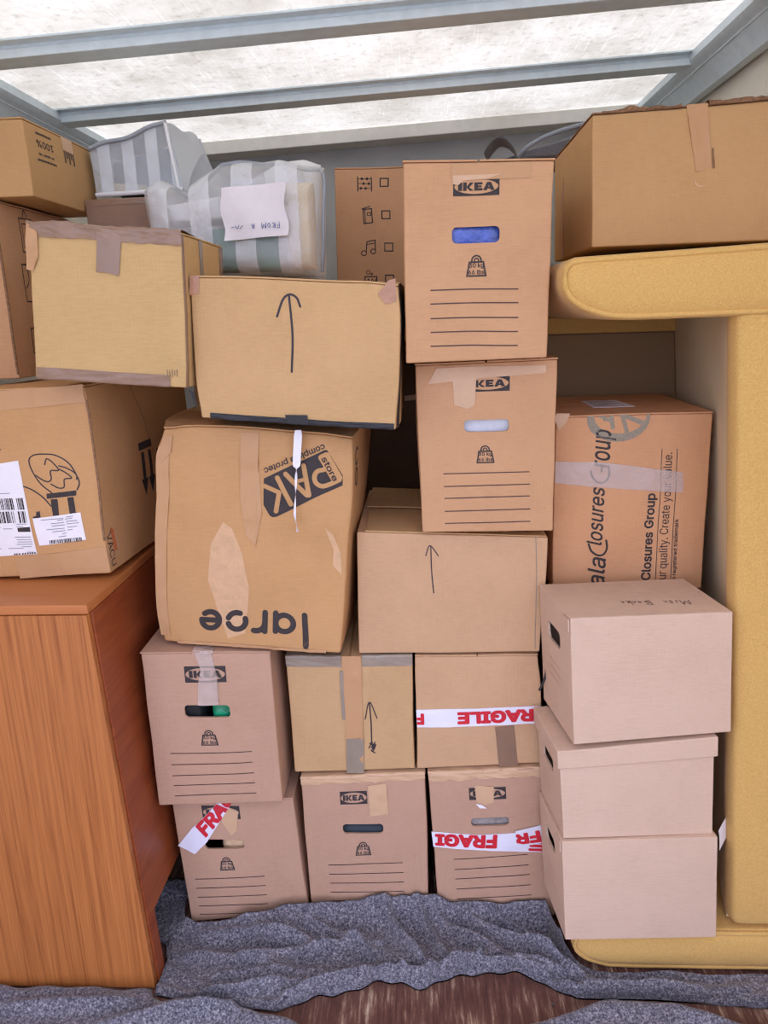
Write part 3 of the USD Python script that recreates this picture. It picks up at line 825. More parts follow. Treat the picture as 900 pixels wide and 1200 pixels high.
# --- the yellowish box in front at the left
y = Carton('carton', 'yellowish carton with wide brown tape along its top and bottom edges', 'yellow', 'board_yellow', group='plain cartons', seed=12, bulge=(.005, .003, .004), dents=[((1, 0, 0), (-.006, .008, .0), .02)])
y.solid('y', gap=.004)
fx, fz = lambda v: v / 180 * y.W, lambda v: y.H - v / 182 * y.H
y.over(-.002, y.W + .001, .10, .024, 'brown_tape', seed=5, wrinkle=.006, ragged=.004)
y.tape([y.P(33 + 82, 260 + 12), y.P(33 + 110, 260 + 12), y.P(33 + 108, 260 + 62), y.P(33 + 94, 260 + 58), y.P(33 + 82, 260 + 57)], 'brown_tape', off=.002, wrinkle=.001)
y.over(fx(2), fx(160), .10, .022, 'brown_tape', edge='bottom', seed=7, wrinkle=.003, label='darker brown tape along the bottom edge')
y.tape([y.P(33 + -1, 260 + 0), y.P(33 + 12, 260 + 12), y.P(33 + 13, 260 + 40), y.P(33 + 7, 260 + 56), y.P(33 + -1, 260 + 54)], 'clear_tape', off=.003, wrinkle=.004)
y.tape([(.11, .02), (.135, .02), (.135, y.H - .004), (.11, y.H - .004)], 'grey_tape', side='right')
y.tape([(.27, .0), (.298, .0), (.298, y.H - .004), (.27, y.H - .004)], 'brown_tape', side='right')
y.tape([(0, .0), (.012, .0), (.01, y.H - .004), (0, y.H - .004)], 'brown_tape', side='right')
y.ink('stamp', unary_union([stroke([y.P(196 + k * 3, 433 + k % 2), y.P(196.4 + k * 3, 440 + (k % 3))], .0011) for k in range(5)]), 'ink_worn', kind='stuff')

# --- the upside-down store box
s = Carton('carton', 'large upside-down store carton with a dark slanted logo plate', 'store', 'board_store', group='plain cartons', seed=13, bulge=(.009, .006, .004), rough=.005,
           dents=[((0, 0, 1), (.014, .02, -.012), .035), ((1, 0, 1), (-.008, .014, -.006), .03), ((.0, 0, .0), (.006, .006, .0), .03), ((.9, 0, .45), (0, .008, 0), .05)])
s.solid('y', gap=.004, r=.007)
fx, fz = lambda v: (v - 180) / 229 * s.W, lambda v: s.H - (v - 500) / 262 * s.H
bx = lambda v, w=0: fx(v)


def rounded(letters, w):
    return unary_union([stroke(p, w) for p in letters])


def ring(cx, cy, r, a0=0, a1=360, n=22):
    a = np.radians(np.linspace(a0, a1, n))
    return [(cx + r * math.cos(k), cy + r * math.sin(k)) for k in a]


# 'large' in round strokes, reading upside down; the torn patch has eaten part of the g
h = .042
glyph = {
    'l': ([[(0, 0), (0, 1.62)]], .55),
    'a': ([ring(.42, .5, .42), [(.84, .92), (.84, 0)]], 1.35),
    'r': ([[(0, 0), (0, .95)], ring(.42, .52, .42, 180, 75, 10)], .92),
    'g': ([ring(.42, .5, .42, 20, 200, 14), ring(.42, .5, .42, 250, 340, 8)], 1.25),
    'e': ([ring(.42, .5, .42, 0, 312, 20), [(.0, .5), (.84, .5)]], 1.1)}
x, out = 0, []
for ch in 'large':
    for p in glyph[ch][0]:
        out.append([(x + q[0], q[1]) for q in p])
    x += glyph[ch][1]
word = affinity.scale(rounded(out, .27), h, h, origin=(0, 0))
word = s.fit(word, ((362, 718), (233, 711), (233, 753.5), (362, 760.5)))
s.ink('lettering', word, 'ink')
# the logo plate as it is printed: turned over, its letters left blank in the dark ink
Q = lambda a, b_: s.P(300 + a / 7.5, 500 + b_ / 7.5)
S_ = lambda pts, w: stroke([Q(*p_) for p_ in pts], w / 7.5 * s.W / 240)
plate = Polygon([Q(*p_) for p_ in ((75, 458), (600, 203), (622, 197), (636, 203), (765, 430), (760, 520), (186, 792), (150, 795), (128, 782), (74, 685))])
blank = unary_union([S_(((190, 450), (312, 684)), 44), S_(((205, 575), (78, 520)), 40), S_(((208, 580), (182, 742)), 44),
                     S_(((262, 418), (450, 612)), 44), S_(((420, 340), (466, 612)), 44), S_(((335, 492), (440, 462)), 36),
                     S_(smoothpath([(600, 375), (540, 392), (514, 440), (528, 500), (580, 530), (650, 510), (735, 468)], 5), 44), S_(((580, 268), (628, 246)), 60), S_(((628, 246), (736, 448)), 54), S_(((585, 272), (690, 468)), 60)])
logo = plate.difference(blank)
s.ink('logo_plate', logo.buffer(0), 'ink', res=.012)
s.ink('lettering', s.fit(text('store', .02, True), ((378 - 1.5, 536.5), (390.5, 565.5), (396.5, 562), (383, 534))), 'ink', res=.012)
s.ink('lettering', s.fit(text('complete protec', .02, False, .0006), ((380, 517), (309, 548), (311.5, 556.5), (383, 526))), 'ink', res=.012)
s.tape([s.P(284, 508), s.P(305, 508), s.P(304, 545), s.P(308, 600), s.P(300, 640), s.P(288, 628), s.P(283, 580)], 'clear_tape', wrinkle=.002)
s.tape([s.P(181, 520), s.P(197, 522), s.P(196, 745), s.P(184, 744)], 'clear_tape', wrinkle=.002)
s.tape([s.P(262, 613), s.P(272, 620), s.P(284, 650), s.P(292, 690), s.P(288, 742), s.P(268, 748), s.P(254, 712), s.P(244, 680), s.P(248, 640)], 'board_scuffed', name='torn_patch', label='paler patch where tape tore the paper off', off=.0002, thick=.0003)
s.tape([s.P(381, 619), s.P(391, 628), s.P(400, 650), s.P(401, 676), s.P(391, 664), s.P(392, 646)], 'board_scuffed', name='torn_patch', off=.0002, thick=.0003)
s.tape([s.P(181, 507), s.P(195, 505), s.P(199, 530), s.P(188, 542)], 'clear_tape', wrinkle=.003, off=.002)
s.over(fx(200), fx(390), .06, .008, 'clear_tape', edge='bottom', seed=9, wrinkle=.003)
s.ink('lettering', unary_union([stroke(ring(.05, s.H - .10, .018), .006), stroke(ring(.05, s.H - .055, .018, 40, 320), .006)]), 'ink', side='right')

# --- two boxes in the middle of the lower rows
k = Carton('carton', 'carton with a short arrow over a scribble and grey tape crossing it', 'scrib', 'board_straw', group='plain cartons', seed=14, bulge=(.004, .001, .001), rough=.002)
k.solid('x')
fx, fz = lambda v: (v - 335) / 150 * k.W, lambda v: k.H - (v - 767) / 138 * k.H
k.over(0, fx(400), .08, .026, 'grey_tape', seed=10, wrinkle=.003)
k.over(fx(425), k.W, .08, .026, 'grey_tape', seed=11, wrinkle=.002)
k.tape([k.P(401, 768), k.P(424, 768), k.P(428, 905), k.P(408, 905)], 'clear_tape', off=.0012, wrinkle=.002)
k.tape([k.P(399, 785), k.P(403, 785), k.P(406, 842), k.P(402, 842)], 'grey_tape', off=.002, name='torn_tape')
k.tape([k.P(407, 865), k.P(428, 864), k.P(428, 905), k.P(408, 905)], 'grey_tape', off=.0022, name='torn_tape')
rng = np.random.default_rng(5)
scr = np.cumsum(np.array([(3, 5), (4, -9), (1, 9), (3, -8), (-5, 7), (6, -3), (-8, -3), (7, 6), (-3, 5), (4, -9), (-6, 8), (5, 3)], float), 0) * .9 + (431, 872)
k.ink('arrow_mark', kind='stuff', mat='marker', g=unary_union([stroke([k.P(434, 823), k.P(436, 846), k.P(437, 872)], .0030), stroke(smoothpath([k.P(429, 842), k.P(434, 822), k.P(443, 841)]), .0026), stroke([k.P(a, b_) for a, b_ in scr], .0026)]))
f = Carton('carton', 'carton wrapped across the middle with white fragile tape', 'frag', 'board_pale', group='plain cartons', seed=15, bulge=(.004, .001, .001), rough=.003, dents=[((.98, 0, .95), (-.004, .006, -.004), .03)])
f.solid('x')
fx, fz = lambda v: (v - 487) / 149 * f.W, lambda v: f.H - (v - 765) / 133 * f.H
f.tape([f.P(582, 850), f.P(604, 848), f.P(609, 897), f.P(587, 898)], 'brown_tape')
fragile(f, [(487.5, 829), (635, 824.5), (636, 846), (488.5, 850)], [('FRAGILE', ((640, 827), (537, 831), (537.5, 845.5), (640.5, 843))), ('F', ((497, 833), (486.5, 833), (487, 846.5), (497.3, 846.5)))])

o = Carton('carton', 'pale carton with a thin handwritten arrow under the second moving box', 'openb', 'board_pale', group='plain cartons', seed=16, bulge=(.004, .004, 0), rough=.003)
o.solid('own', t=.008)
o.put('top_flap', rbox((.018, .002, o.H - .0076), (o.W - .004, .205, o.H - .0042), .0016, .03), 'board_tan')
o.put('top_flap', rbox((.010, .209, o.H - .0040), (o.W - .004, .418, o.H - .0005), .0016, .03), 'board_tan')
fx, fz = lambda v: (v - 419) / 220 * o.W, lambda v: o.H - (v - 621) / 144 * o.H
o.ink('arrow_mark', unary_union([stroke(smoothpath([o.P(509, 640), o.P(510, 668), o.P(512, 694)]), .0024), stroke(smoothpath([o.P(503, 651), o.P(508, 639), o.P(518, 651)]), .0022)]), 'marker')
o.ink('fold_line', stroke([o.P(629, 630), o.P(628, 760)], .0018), 'ink_grey')

# --- the carton in the sofa's hollow, lettered sideways
v = Carton('carton', 'pinkish carton with sideways printed lettering standing inside the sofa frame', 'vala', 'board_sofa_bounce', group='plain cartons', seed=17, bulge=(.004, .003, .004), rough=.003)
v.solid('y')
fx, fz = lambda p: (p - 650) / 181 * v.W, lambda p: v.H - (p - 485) / 206 * v.H


def up(s_, x0, y0, x1, y1, tilt=.055, **kw):
    """Lettering that reads upwards; x0, x1: its top and foot sides, y0: where it ends, y1: where it starts."""
    d = lambda y_: (600 - y_) * tilt
    return v.fit(text(s_, .02, **kw), ((x1 + d(y1), y1), (x1 + d(y0), y0), (x0 + d(y0), y0), (x0 + d(y1), y1)))


sl = dict(slant=.24)
for s_, x0, y0, x1, y1 in (('vala', 692, 652, 713, 699), ('losures', 689, 570, 707, 638), ('roup', 693, 503, 717, 548)):
    v.ink('lettering', up(s_, x0, y0, x1, y1, fat=.0003, **sl), 'ink', res=.012)
cap = lambda *p_: stroke(smoothpath([v.P(*q_) for q_ in p_]), .0046)
v.ink('lettering', cap((689.5, 637), (692.5, 645), (700, 650), (707, 648.5), (710.5, 641), (709.5, 632)), 'ink')
v.ink('lettering', unary_union([cap((692, 552), (695, 560), (702.5, 565), (710, 562.5), (713.5, 555), (712.5, 546)), stroke([v.P(712.5, 546.5), v.P(705, 545), v.P(704.5, 552)], .004)]), 'ink')
v.ink('lettering', up('a Closures Group', 755, 577, 769, 691, bold=True, fat=.0003), 'ink', res=.012)
v.ink('lettering', up('your quality. Create your value.', 774, 529, 787, 691), 'ink', res=.012)
v.ink('lettering', up('s is a registered trademark', 791, 607, 797, 691, bold=True), 'ink', res=.012)
for xx in (771, 789):
    v.ink('rule_line', stroke([v.P(xx + 5, 525), v.P(xx - 4, 690)], .0014), 'ink')
roundel = Point(0, 0).buffer(1, quad_segs=24)
roundel = affinity.scale(roundel, .068, .052).difference(affinity.translate(affinity.scale(roundel, .057, .042), .004, .008))
leaf = unary_union([stroke([(-.03, .024), (.052, -.012)], .010), stroke([(-.05, .012), (-.012, -.008)], .007), stroke([(.0, .03), (.02, -.034)], .009), stroke([(-.022, .036), (-.012, -.02)], .009), stroke([(-.048, .03), (-.03, -.002)], .007)])
g = affinity.translate(unary_union([roundel, leaf]), fx(722), fz(490)).intersection(sbox(0, 0, v.W, v.H - .003))
v.ink('emblem', g, 'ink_grey', res=.012)
v.tape([v.P(651, 541), v.P(700, 541), v.P(800, 552), v.P(800, 576), v.P(730, 572), v.P(651, 566)], 'shiny_tape', wrinkle=.002)
v.tape([v.P(650, 492), v.P(652, 484), v.P(668, 484), v.P(664, 494), v.P(655, 505)], 'pale_tape', name='torn_tape', wrinkle=.003)
p = v.tape([(.105, .10), (.20, .10), (.19, .24), (.105, .24)], 'white_paper', side='top', name='address_label', label='white address label on the top')
v.put('printed_text', v.face(unary_union([sbox(.112, .12 + i * .014, .18 - (i % 3) * .012, .125 + i * .014) for i in range(8)]), 'top', .0016), 'grey_print', parent=p)

# --- the upside-down box on the cabinet
l = Carton('carton', 'upside-down carton with white shipping labels standing on the teak cabinet', 'label', 'board_store', group='plain cartons', seed=18, bulge=(.006, .005, .003), rough=.004, dents=[((1, 0, 1), (-.006, .008, -.002), .03)])
l.solid('y')


def L(px, py):
    """A point of the front from where it shows: the right edge slants with the box."""
    t = (py - 452) / 222.
    xr, xl = 100 + 30 * t, -70 + 27 * t
    return ((px - xl) / (xr - xl) * l.W, l.H * (1 - t))


l.tape([L(-60, 456), L(99, 451), L(101, 471), L(-60, 478)], 'clear_tape', wrinkle=.0015)
p = l.tape([L(-70, 526), L(-4, 530), L(0, 535), L(23, 533), L(46, 646), L(-50, 650)], 'white_paper', name='shipping_label', label='large white shipping label')
bars = []
x = 0
for r0, r1, e0, e1 in ((577, 591, 30, 0), (593, 607, 33, 0)):
    r_ = np.random.default_rng(int(r0))
    x = -14.0
    while x < 29:
        w = float(r_.choice([.6, .9, 1.3, 2.0]))
        if not (16 < x < 18.5):
            bars.append(Polygon([L(x + (r0 - 577) * .2, r0), L(x + w + (r0 - 577) * .2, r0), L(x + w + (r1 - 577) * .2, r1), L(x + (r1 - 577) * .2, r1)]))
        x += w + float(r_.choice([.6, 1.0, 1.5]))
l.put('barcode', l.face(unary_union(bars), 'front', .0016, .02), 'ink', parent=p, smooth=True)
smalls = [Polygon([L(a, b0), L(a2, b0), L(a2, b0 + .9), L(a, b0 + .9)]) for a, a2, b0 in ((-5, 14, 570.5), (22, 34, 608), (22, 30, 611), (-6, 3, 612), (6, 17, 613.5), (20, 39, 624), (22, 40, 627), (23, 41, 630), (22, 41, 633), (-4, 4, 638), (12, 30, 638), (28, 40, 636), (34, 43, 643))]
l.put('printed_text', l.face(unary_union(smalls), 'front', .0016, .02), 'grey_print', parent=p, smooth=True)
l.put('dark_patch', l.face(unary_union([Polygon([L(23, 613), L(38, 612), L(39, 618), L(24, 618)]), Polygon([L(18, 645), L(46, 643.5), L(46, 645.5), L(18, 647)]).intersection(unary_union([Polygon([L(a, 640), L(a + 1.7, 640), L(a + 1.7, 650), L(a, 650)]) for a in (18.5, 21, 24, 28, 31, 34, 36.8, 39.5, 42.5)]))]), 'front', .0016), 'ink', parent=p, smooth=True)
p = l.tape([L(41, 602), L(96, 597.5), L(103, 631), L(49, 635.5)], 'white_paper', name='address_label', label='smaller white label with a barcode at its foot', off=.0008)
smalls = [Polygon([L(a, b0), L(a2, b0 - .6), L(a2, b0 + .3), L(a, b0 + .9)]) for a, a2, b0 in ((51, 77, 603.5), (80, 88, 601.5), (70, 77, 605), (79, 87, 604), (63, 78, 608.5), (80, 93, 607), (64, 79, 611.5), (81, 95, 610), (58, 79, 615.5), (82, 93, 614), (65, 80, 618.5), (82, 88, 617.5), (76, 81, 621.5), (72, 81, 625))]
l.put('printed_text', l.face(unary_union(smalls), 'front', .002, .02), 'grey_print', parent=p, smooth=True)
r_ = np.random.default_rng(9)
x, bars = 61.0, []
while x < 98:
    w = float(r_.choice([.5, .8, 1.3]))
    bars.append(Polygon([L(x, 629 - (x - 61) * .04), L(x + w, 629 - (x - 61) * .04), L(x + w + .6, 633.6 - (x - 61) * .04), L(x + .6, 633.6 - (x - 61) * .04)]))
    x += w + float(r_.choice([.5, .7, 1.1]))
l.put('barcode', l.face(unary_union(bars), 'front', .002, .02), 'ink', parent=p, smooth=True)
for g__ in ([Polygon([L(56, 573), L(90, 571), L(90, 577), L(57, 579)]), Polygon([L(61, 580), L(69, 580), L(72, 601), L(65, 601)]), Polygon([L(80, 579), L(87, 578.5), L(91, 599), L(84, 599)]), Polygon([L(41, 600), L(45, 599), L(45, 594), L(49, 593.5), L(50.5, 602), L(42, 603)]), Polygon([L(0, 519), L(4, 518), L(0, 523)])]):
    l.ink('arrow_mark', g__, 'ink')
mk = .0026
l.ink('scribble', kind='stuff', mat='marker', g=unary_union([
    stroke([L(*p_) for p_ in smoothpath([(62, 572), (50, 562), (40, 548), (35, 534), (40, 528), (52, 527), (66, 529), (80, 538), (89, 552), (90, 558)])], mk),
    stroke([L(*p_) for p_ in smoothpath([(69, 541), (78, 544), (88, 551), (93, 562), (91, 570)])], mk),
    stroke([L(*p_) for p_ in smoothpath([(53, 539), (55, 532.5), (62, 537), (69, 546), (60, 546.5), (61, 556), (57, 559), (50, 556), (43, 551)])], mk),
    stroke([L(*p_) for p_ in smoothpath([(70, 545), (78, 550), (84, 556), (76, 557), (76, 566), (70, 567), (61, 562)])], mk),
    stroke([L(*p_) for p_ in smoothpath([(29, 563), (40, 568), (52, 577), (62, 588)])], mk)]))
l.tape([L(20, 650), L(125, 640), L(130, 671), L(25, 676)], 'clear_tape', wrinkle=.001)
D_, H_ = l.D, l.H
for g__ in ([Polygon([(.20, .236), (.275, .236), (.275, .254), (.20, .254)]), *[unary_union([sbox(a - .008, .165, a + .008, .23), Polygon([(a - .018, .165), (a + .018, .165), (a, .122)])]) for a in (.218, .258)]]):
    l.ink('arrow_mark', g__, 'ink', side='right')
l.ink('lettering', centred(text('3L', .046, True), .335, .20), 'ink', side='right')
l.ink('fold_line', stroke([(.19, l.H), (.25, l.H * .75), (.30, .16)], .002), 'ink_worn', side='right')
l.tape([(.0, .02), (.055, .03), (.05, .085), (.0, .09)], 'clear_tape', side='right', off=.001)
l.ink('lettering', centred(text('VACU', .020), .016, .050, -86), 'ink', side='right', off=.0022)
l.ink('colour_stripe', Polygon([(.026, .045), (.042, .04), (.036, .09), (.024, .095)]), 'ink_orange', side='right', off=.0022)
l.put('open_seam', rbox((l.W - .0042, -.0016, .075), (l.W + .0006, .0012, l.H - .03), .0008, .03), 'board_torn')

# --- the big box on the sofa arm
g_ = Carton('carton', 'big carton lying on the sofa arm under the roof rail, torn top edge', 'big', 'board_golden', group='plain cartons', seed=19, bulge=(.006, .003, .003), rough=.003)
g_.solid('y', top_mat='board_torn', lip=.001)
fx, fz = lambda p: (p - 695) / 265 * g_.W, lambda p: g_.H - (p - 132 + (p * 0)) / 170 * g_.H
g_.over(.02, fx(800), .05, .0015, 'board_torn', name='torn_edge', seed=3, wrinkle=.006)
g_.over(fx(832), g_.W, .05, .003, 'board_torn', name='torn_edge', seed=4, wrinkle=.008)
g_.over(fx(806), fx(831), .08, .02, 'clear_tape', seed=5, wrinkle=.001)
g_.tape([(fx(806), g_.H - .004), (fx(831), g_.H - .004), (fx(833), g_.H - .115), (fx(815), g_.H - .122)], 'clear_tape', wrinkle=.002)
g_.tape([(fx(834), g_.H - .08), (fx(836), g_.H - .08), (fx(837), g_.H - .117), (fx(834), g_.H - .117)], 'board_torn', name='torn_edge', off=.001)
g_.tape([(fx(812), g_.H - .135), (fx(818), g_.H - .146), (fx(828), g_.H - .148), (fx(818), g_.H - .150), (fx(813), g_.H - .145)], 'board_scuffed', name='torn_patch')
g_.tape([(.10, .0), (.13, .0), (.13, g_.H * .72), (.11, g_.H * .6)], 'tan_tape', side='left')

# --- the lidded archive boxes in the sofa's lap
def archive(key, label, lid, seed, hole):
    a = Carton('archive_box', label, key, 'board_smooth', group='archive boxes stacked on the sofa arm', seed=seed, bulge=(.002, .002, .001), rough=.0012)
    W, D, H = a.W, a.D, a.H
    u0, u1, v0, v1 = hole
    if lid:
        rim = .045
        ins = .006
        b = manifold(rbox((ins, ins, 0), (W - ins, D - ins, H - .005), .002, .028)) - manifold(rbox((ins + .004, ins + .004, .006), (W - ins - .004, D - ins - .004, H - .009), .002, .06))
        e = sbox(u0 * D + .008, v0 * H + .008, u1 * D - .008, v1 * H - .008).buffer(.008)
        e = trimesh.creation.extrude_polygon(e, .05, engine='earcut')
        q = np.array(e.vertices)
        e = trimesh.Trimesh(np.c_[q[:, 2] - .02, D - q[:, 0], q[:, 1]], e.faces)
        e.fix_normals()
        a.put('body', b - manifold(e), 'board_smooth')
        c_ = manifold(rbox((0, 0, H - rim), (W, D, H), .0025, .028)) - manifold(rbox((.0045, .0045, H - rim - .02), (W - .0045, D - .0045, H - .0045), .001, .05))
        c_ = c_ - manifold(rbox((-.01, D - u1 * D, v0 * H), (.02, D - u0 * D, v1 * H), .006, .05))
        a.put('lid', c_, 'board_smooth')
    else:
        a.solid(None, r=.003, holes=[('left', u0 * D, u1 * D, v0 * H, v1 * H, .012)], hollow=True)
        a.put('lid', rbox((-.001, .0, H + .0004), (W + .001, D, H + .0036), .0014, .03), 'board_smooth')
        a.put('front_flap', rbox((-.0004, -.0036, .003), (W + .0006, -.0004, H + .0036), .0014, .03), 'board_smooth')
        a.put('corner_tuck', cat(hull(*[(xx, D * .0 + yy, H - zz) for xx in (-.0035, -.0005) for yy, zz in ((.002, .0), (.002, .028), (.036, .002))])), 'board_smooth')
    a.ink('writing_line', unary_union([stroke([(D * .32, H * (.50 - i * .07)), (D * .68, H * (.50 - i * .07))], .0012) for i in range(3)]), 'tan_tape', side='left')
    return a


a1 = archive('lid1', 'top archive box of the three with faint handwriting on its lid', False, 21, (.30, .70, .66, .80))
archive('lid2', 'middle archive box of the three with a shallow lid rim', True, 22, (.30, .70, .60, .74))
archive('lid3', 'bottom archive box of the three standing on the sofa arm', False, 23, (.30, .70, .70, .84))
hand = unary_union([stroke(smoothpath(p_), .0014) for p_ in ([(0, 0), (.004, .016), (.010, .004), (.016, .016), (.018, 0)], [(.026, 0), (.027, .009)], [(.034, .002), (.040, .002), (.036, .009), (.042, .009)], [(.050, .007), (.047, .004), (.052, .001)],
                                                         [(.080, 0), (.081, .016), (.090, .013), (.083, .008), (.091, .004), (.080, 0)], [(.098, .004), (.102, .008), (.104, .003), (.098, .004)], [(.109, .001), (.113, .008), (.115, .001)], [(.120, .016), (.120, 0), (.127, .008), (.121, .004), (.128, 0)], [(.137, .007), (.134, .004), (.138, .001)])])
a1.ink('handwriting', centred(affinity.scale(hand, 1.0, 1.4), a1.W * .62, a1.D * .30, 176), 'ink_thin', side='top', off=.0044, kind='stuff')

# --- rear rows
ic = Carton('moving_box', 'printed moving box standing sideways behind, room icons with tick squares', 'icons', 'board_pink', group='printed moving boxes with hand holes', seed=31, bulge=(.003, .003, .003))
ic.solid('y')
fx, fz = lambda p: (p - 391) / 249 * ic.W, lambda p: ic.H - (p - 197) / 203 * ic.H
T = .0030
sq = lambda x, y_, w=10.5: Polygon([ic.P(x - w / 2, y_ - w / 2), ic.P(x + w / 2, y_ - w / 2), ic.P(x + w / 2, y_ + w / 2), ic.P(x - w / 2, y_ + w / 2)])
frame = lambda p_, t=T: p_.difference(p_.buffer(-t, join_style=2))
F = lambda pts: [ic.P(a, b_) for a, b_ in pts]
for i, (x, y_) in enumerate(((449, 213), (451, 251), (454, 289), (455.5, 326))):
    ic.ink('tick_square', frame(sq(x, y_)), 'ink')
ic.ink('room_icon', unary_union([stroke(F([(418, 207), (418.5, 223)]), T), stroke(F([(434, 207), (434.5, 223)]), T)] + [stroke(F([(418, yy), (434.5, yy)]), .0016) for yy in (209, 214.5, 220)] + [Point(*F([(a, yy)])[0]).buffer(.0036) for a, yy in ((423, 209), (429, 209), (425, 214.5), (431, 214.5), (422, 220), (427.5, 220))]), 'ink')
ic.ink('room_icon', unary_union([frame(Polygon(F([(424, 244), (435, 243), (436, 261), (425, 262)]))), stroke(F([(423, 244), (433, 241)]), T * .8), stroke(F([(426.5, 244), (427.5, 262)]), T * .7), frame(Polygon(F([(429, 248), (434, 248), (434, 252), (429, 252)])), .002)]), 'ink')
ic.ink('room_icon', unary_union([stroke(F([(428, 295), (428.5, 283), (438, 281), (438.5, 293)]), T), stroke(F([(428.5, 286), (438, 284.5)]), T * .8), frame(affinity.scale(Point(*F([(425.5, 296)])[0]).buffer(.0085), 1, .9), .0026), frame(affinity.scale(Point(*F([(436, 294)])[0]).buffer(.0085), 1, .9), .0026)]), 'ink')
ic.ink('room_icon', unary_union([stroke(F([(427, 323), (441, 323)]), T)] + [stroke(F([(427 + q, 326), (429 + q, 330), (431 + q, 326)]), T * .8) for q in (0, 4.5, 9)] + [stroke(F([(427, 323), (428, 334), (440, 334), (441, 323)]), T), frame(Point(*F([(431, 318)])[0]).buffer(.0062), .002), Point(*F([(435, 320)])[0]).buffer(.003)]), 'ink')

ib = Carton('moving_box', 'printed moving box against the left wall, clipboard icon on its side', ([[-1.24, 1.72, 1.764], [-.925, 1.72, 1.764], [-.925, 1.72, 1.376], [-1.24, 1.72, 1.376]], [0, .36, 0]), 'board_pink', group='printed moving boxes with hand holes', seed=32, bulge=(.002, .002, .002))
ib.solid('x')
S = lambda y_, z: (y_ - 1.72, z - 1.376)
ib.ink('room_icon', unary_union([frame(Polygon([S(1.815, 1.660), S(1.875, 1.665), S(1.875, 1.74), S(1.815, 1.738)])), frame(Polygon([S(1.825, 1.672), S(1.865, 1.676), S(1.865, 1.728), S(1.825, 1.726)]), .002), stroke([S(1.835, 1.742), S(1.845, 1.757), S(1.855, 1.744)], T)]), 'ink', side='right')
ib.ink('tick_square', frame(Polygon([S(1.90, 1.70), S(1.93, 1.70), S(1.93, 1.735), S(1.90, 1.735)])), 'ink', side='right')
ib.ink('room_icon', frame(Polygon([S(1.97, 1.68), S(2.03, 1.68), S(2.03, 1.742), S(1.97, 1.742)])), 'ink', side='right')
ib.ink('room_icon', unary_union([frame(Polygon([S(1.80, 1.548), S(1.88, 1.548), S(1.88, 1.635), S(1.80, 1.635)])), stroke(smoothpath([S(1.822, 1.635), S(1.826, 1.60), S(1.808, 1.58)]), T), stroke(smoothpath([S(1.858, 1.635), S(1.854, 1.60), S(1.872, 1.58)]), T)]), 'ink', side='right')
ib.ink('room_icon', unary_union([frame(Polygon([S(1.80, 1.43), S(1.86, 1.43), S(1.86, 1.49), S(1.80, 1.49)])), stroke([S(1.815, 1.49), S(1.83, 1.515), S(1.845, 1.49)], T)]), 'ink', side='right')
ib.put('open_seam', rbox((ib.W - .004, -.002, .01), (ib.W + .001, .002, ib.H - .09), .0008, .03), 'board_torn')

hb = Carton('carton', 'carton at the top left under the roof, small upside-down print on its side', ([[-1.22, 1.73, 1.93], [-.84, 1.73, 1.927], [-.84, 1.73, 1.768], [-1.22, 1.73, 1.768]], [0, .355, 0]), 'board_golden', group='plain cartons', seed=33, bulge=(.003, .003, .002))
hb.solid('x')
for s_, hgt, z, bold in (('1000000000000', .008, .140, False), ('100%', .0145, .118, True), ('000 000000 00', .008, .096, False), ('0000000000000000', .008, .083, False)):
    if s_ == '100%':
        hb.ink('lettering', centred(text(s_, hgt, bold, wide=1.35), .085, z, 180), 'ink', side='right')
    else:
        n_ = len(s_)
        hb.ink('printed_text', unary_union([sbox(.085 - n_ * .0027 + i_ * .0054, z - .0024, .085 - n_ * .0027 + i_ * .0054 + (.0041 if s_[i_] != ' ' else .0001), z + .0024) for i_ in range(n_)]), 'ink_worn', side='right')
hb.tape([(.17, .128), (.23, .128), (.23, .158), (.17, .158)], 'pale_tape', side='right')
hb.ink('printed_text', unary_union([sbox(.175 + i_ * .012, .10 + (i_ % 2) * .012, .182 + i_ * .012, .128) for i_ in range(5)]), 'ink_worn', side='right')

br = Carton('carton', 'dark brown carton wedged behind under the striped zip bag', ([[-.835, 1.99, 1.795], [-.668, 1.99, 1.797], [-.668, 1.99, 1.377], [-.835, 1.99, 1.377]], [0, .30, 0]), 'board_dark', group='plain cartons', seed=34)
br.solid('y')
br.over(0, br.W, .05, .014, 'brown_tape', seed=5)
# the row behind that holds up what shows above the front row
for q, lab, bd in ((([[-.20, 2.45, 1.405], [.33, 2.45, 1.405], [.33, 2.45, .004], [-.20, 2.45, .004]], [0, .42, 0]), 'tall carton behind the gap, coloured dark for its shade, under the sideways moving box', 'board_shade'),
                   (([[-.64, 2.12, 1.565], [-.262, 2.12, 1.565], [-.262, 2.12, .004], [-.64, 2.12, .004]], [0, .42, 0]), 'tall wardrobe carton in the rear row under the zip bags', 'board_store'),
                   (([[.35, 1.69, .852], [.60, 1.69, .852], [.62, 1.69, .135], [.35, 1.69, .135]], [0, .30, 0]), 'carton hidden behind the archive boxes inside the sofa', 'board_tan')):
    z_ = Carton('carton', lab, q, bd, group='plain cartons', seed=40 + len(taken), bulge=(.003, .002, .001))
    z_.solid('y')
    if 'gap' in lab:
        z_.tape([(0, 1.21), (z_.W, 1.245), (z_.W, 1.262), (0, 1.227)], 'pale_tape')

# ------------------------------------------------------------------ the teak cabinet
cb = Thing('cabinet', 'teak cabinet with a grained front and reddish side, lower left under the labelled carton', 'cabinet', (-.87, 1.60, 0))


def leaning(m, k=-.0455, z0=0.0):
    v, f = arr(m)
    v = v.copy()
    v[:, 0] += k * (v[:, 2] - z0)
    return v, f


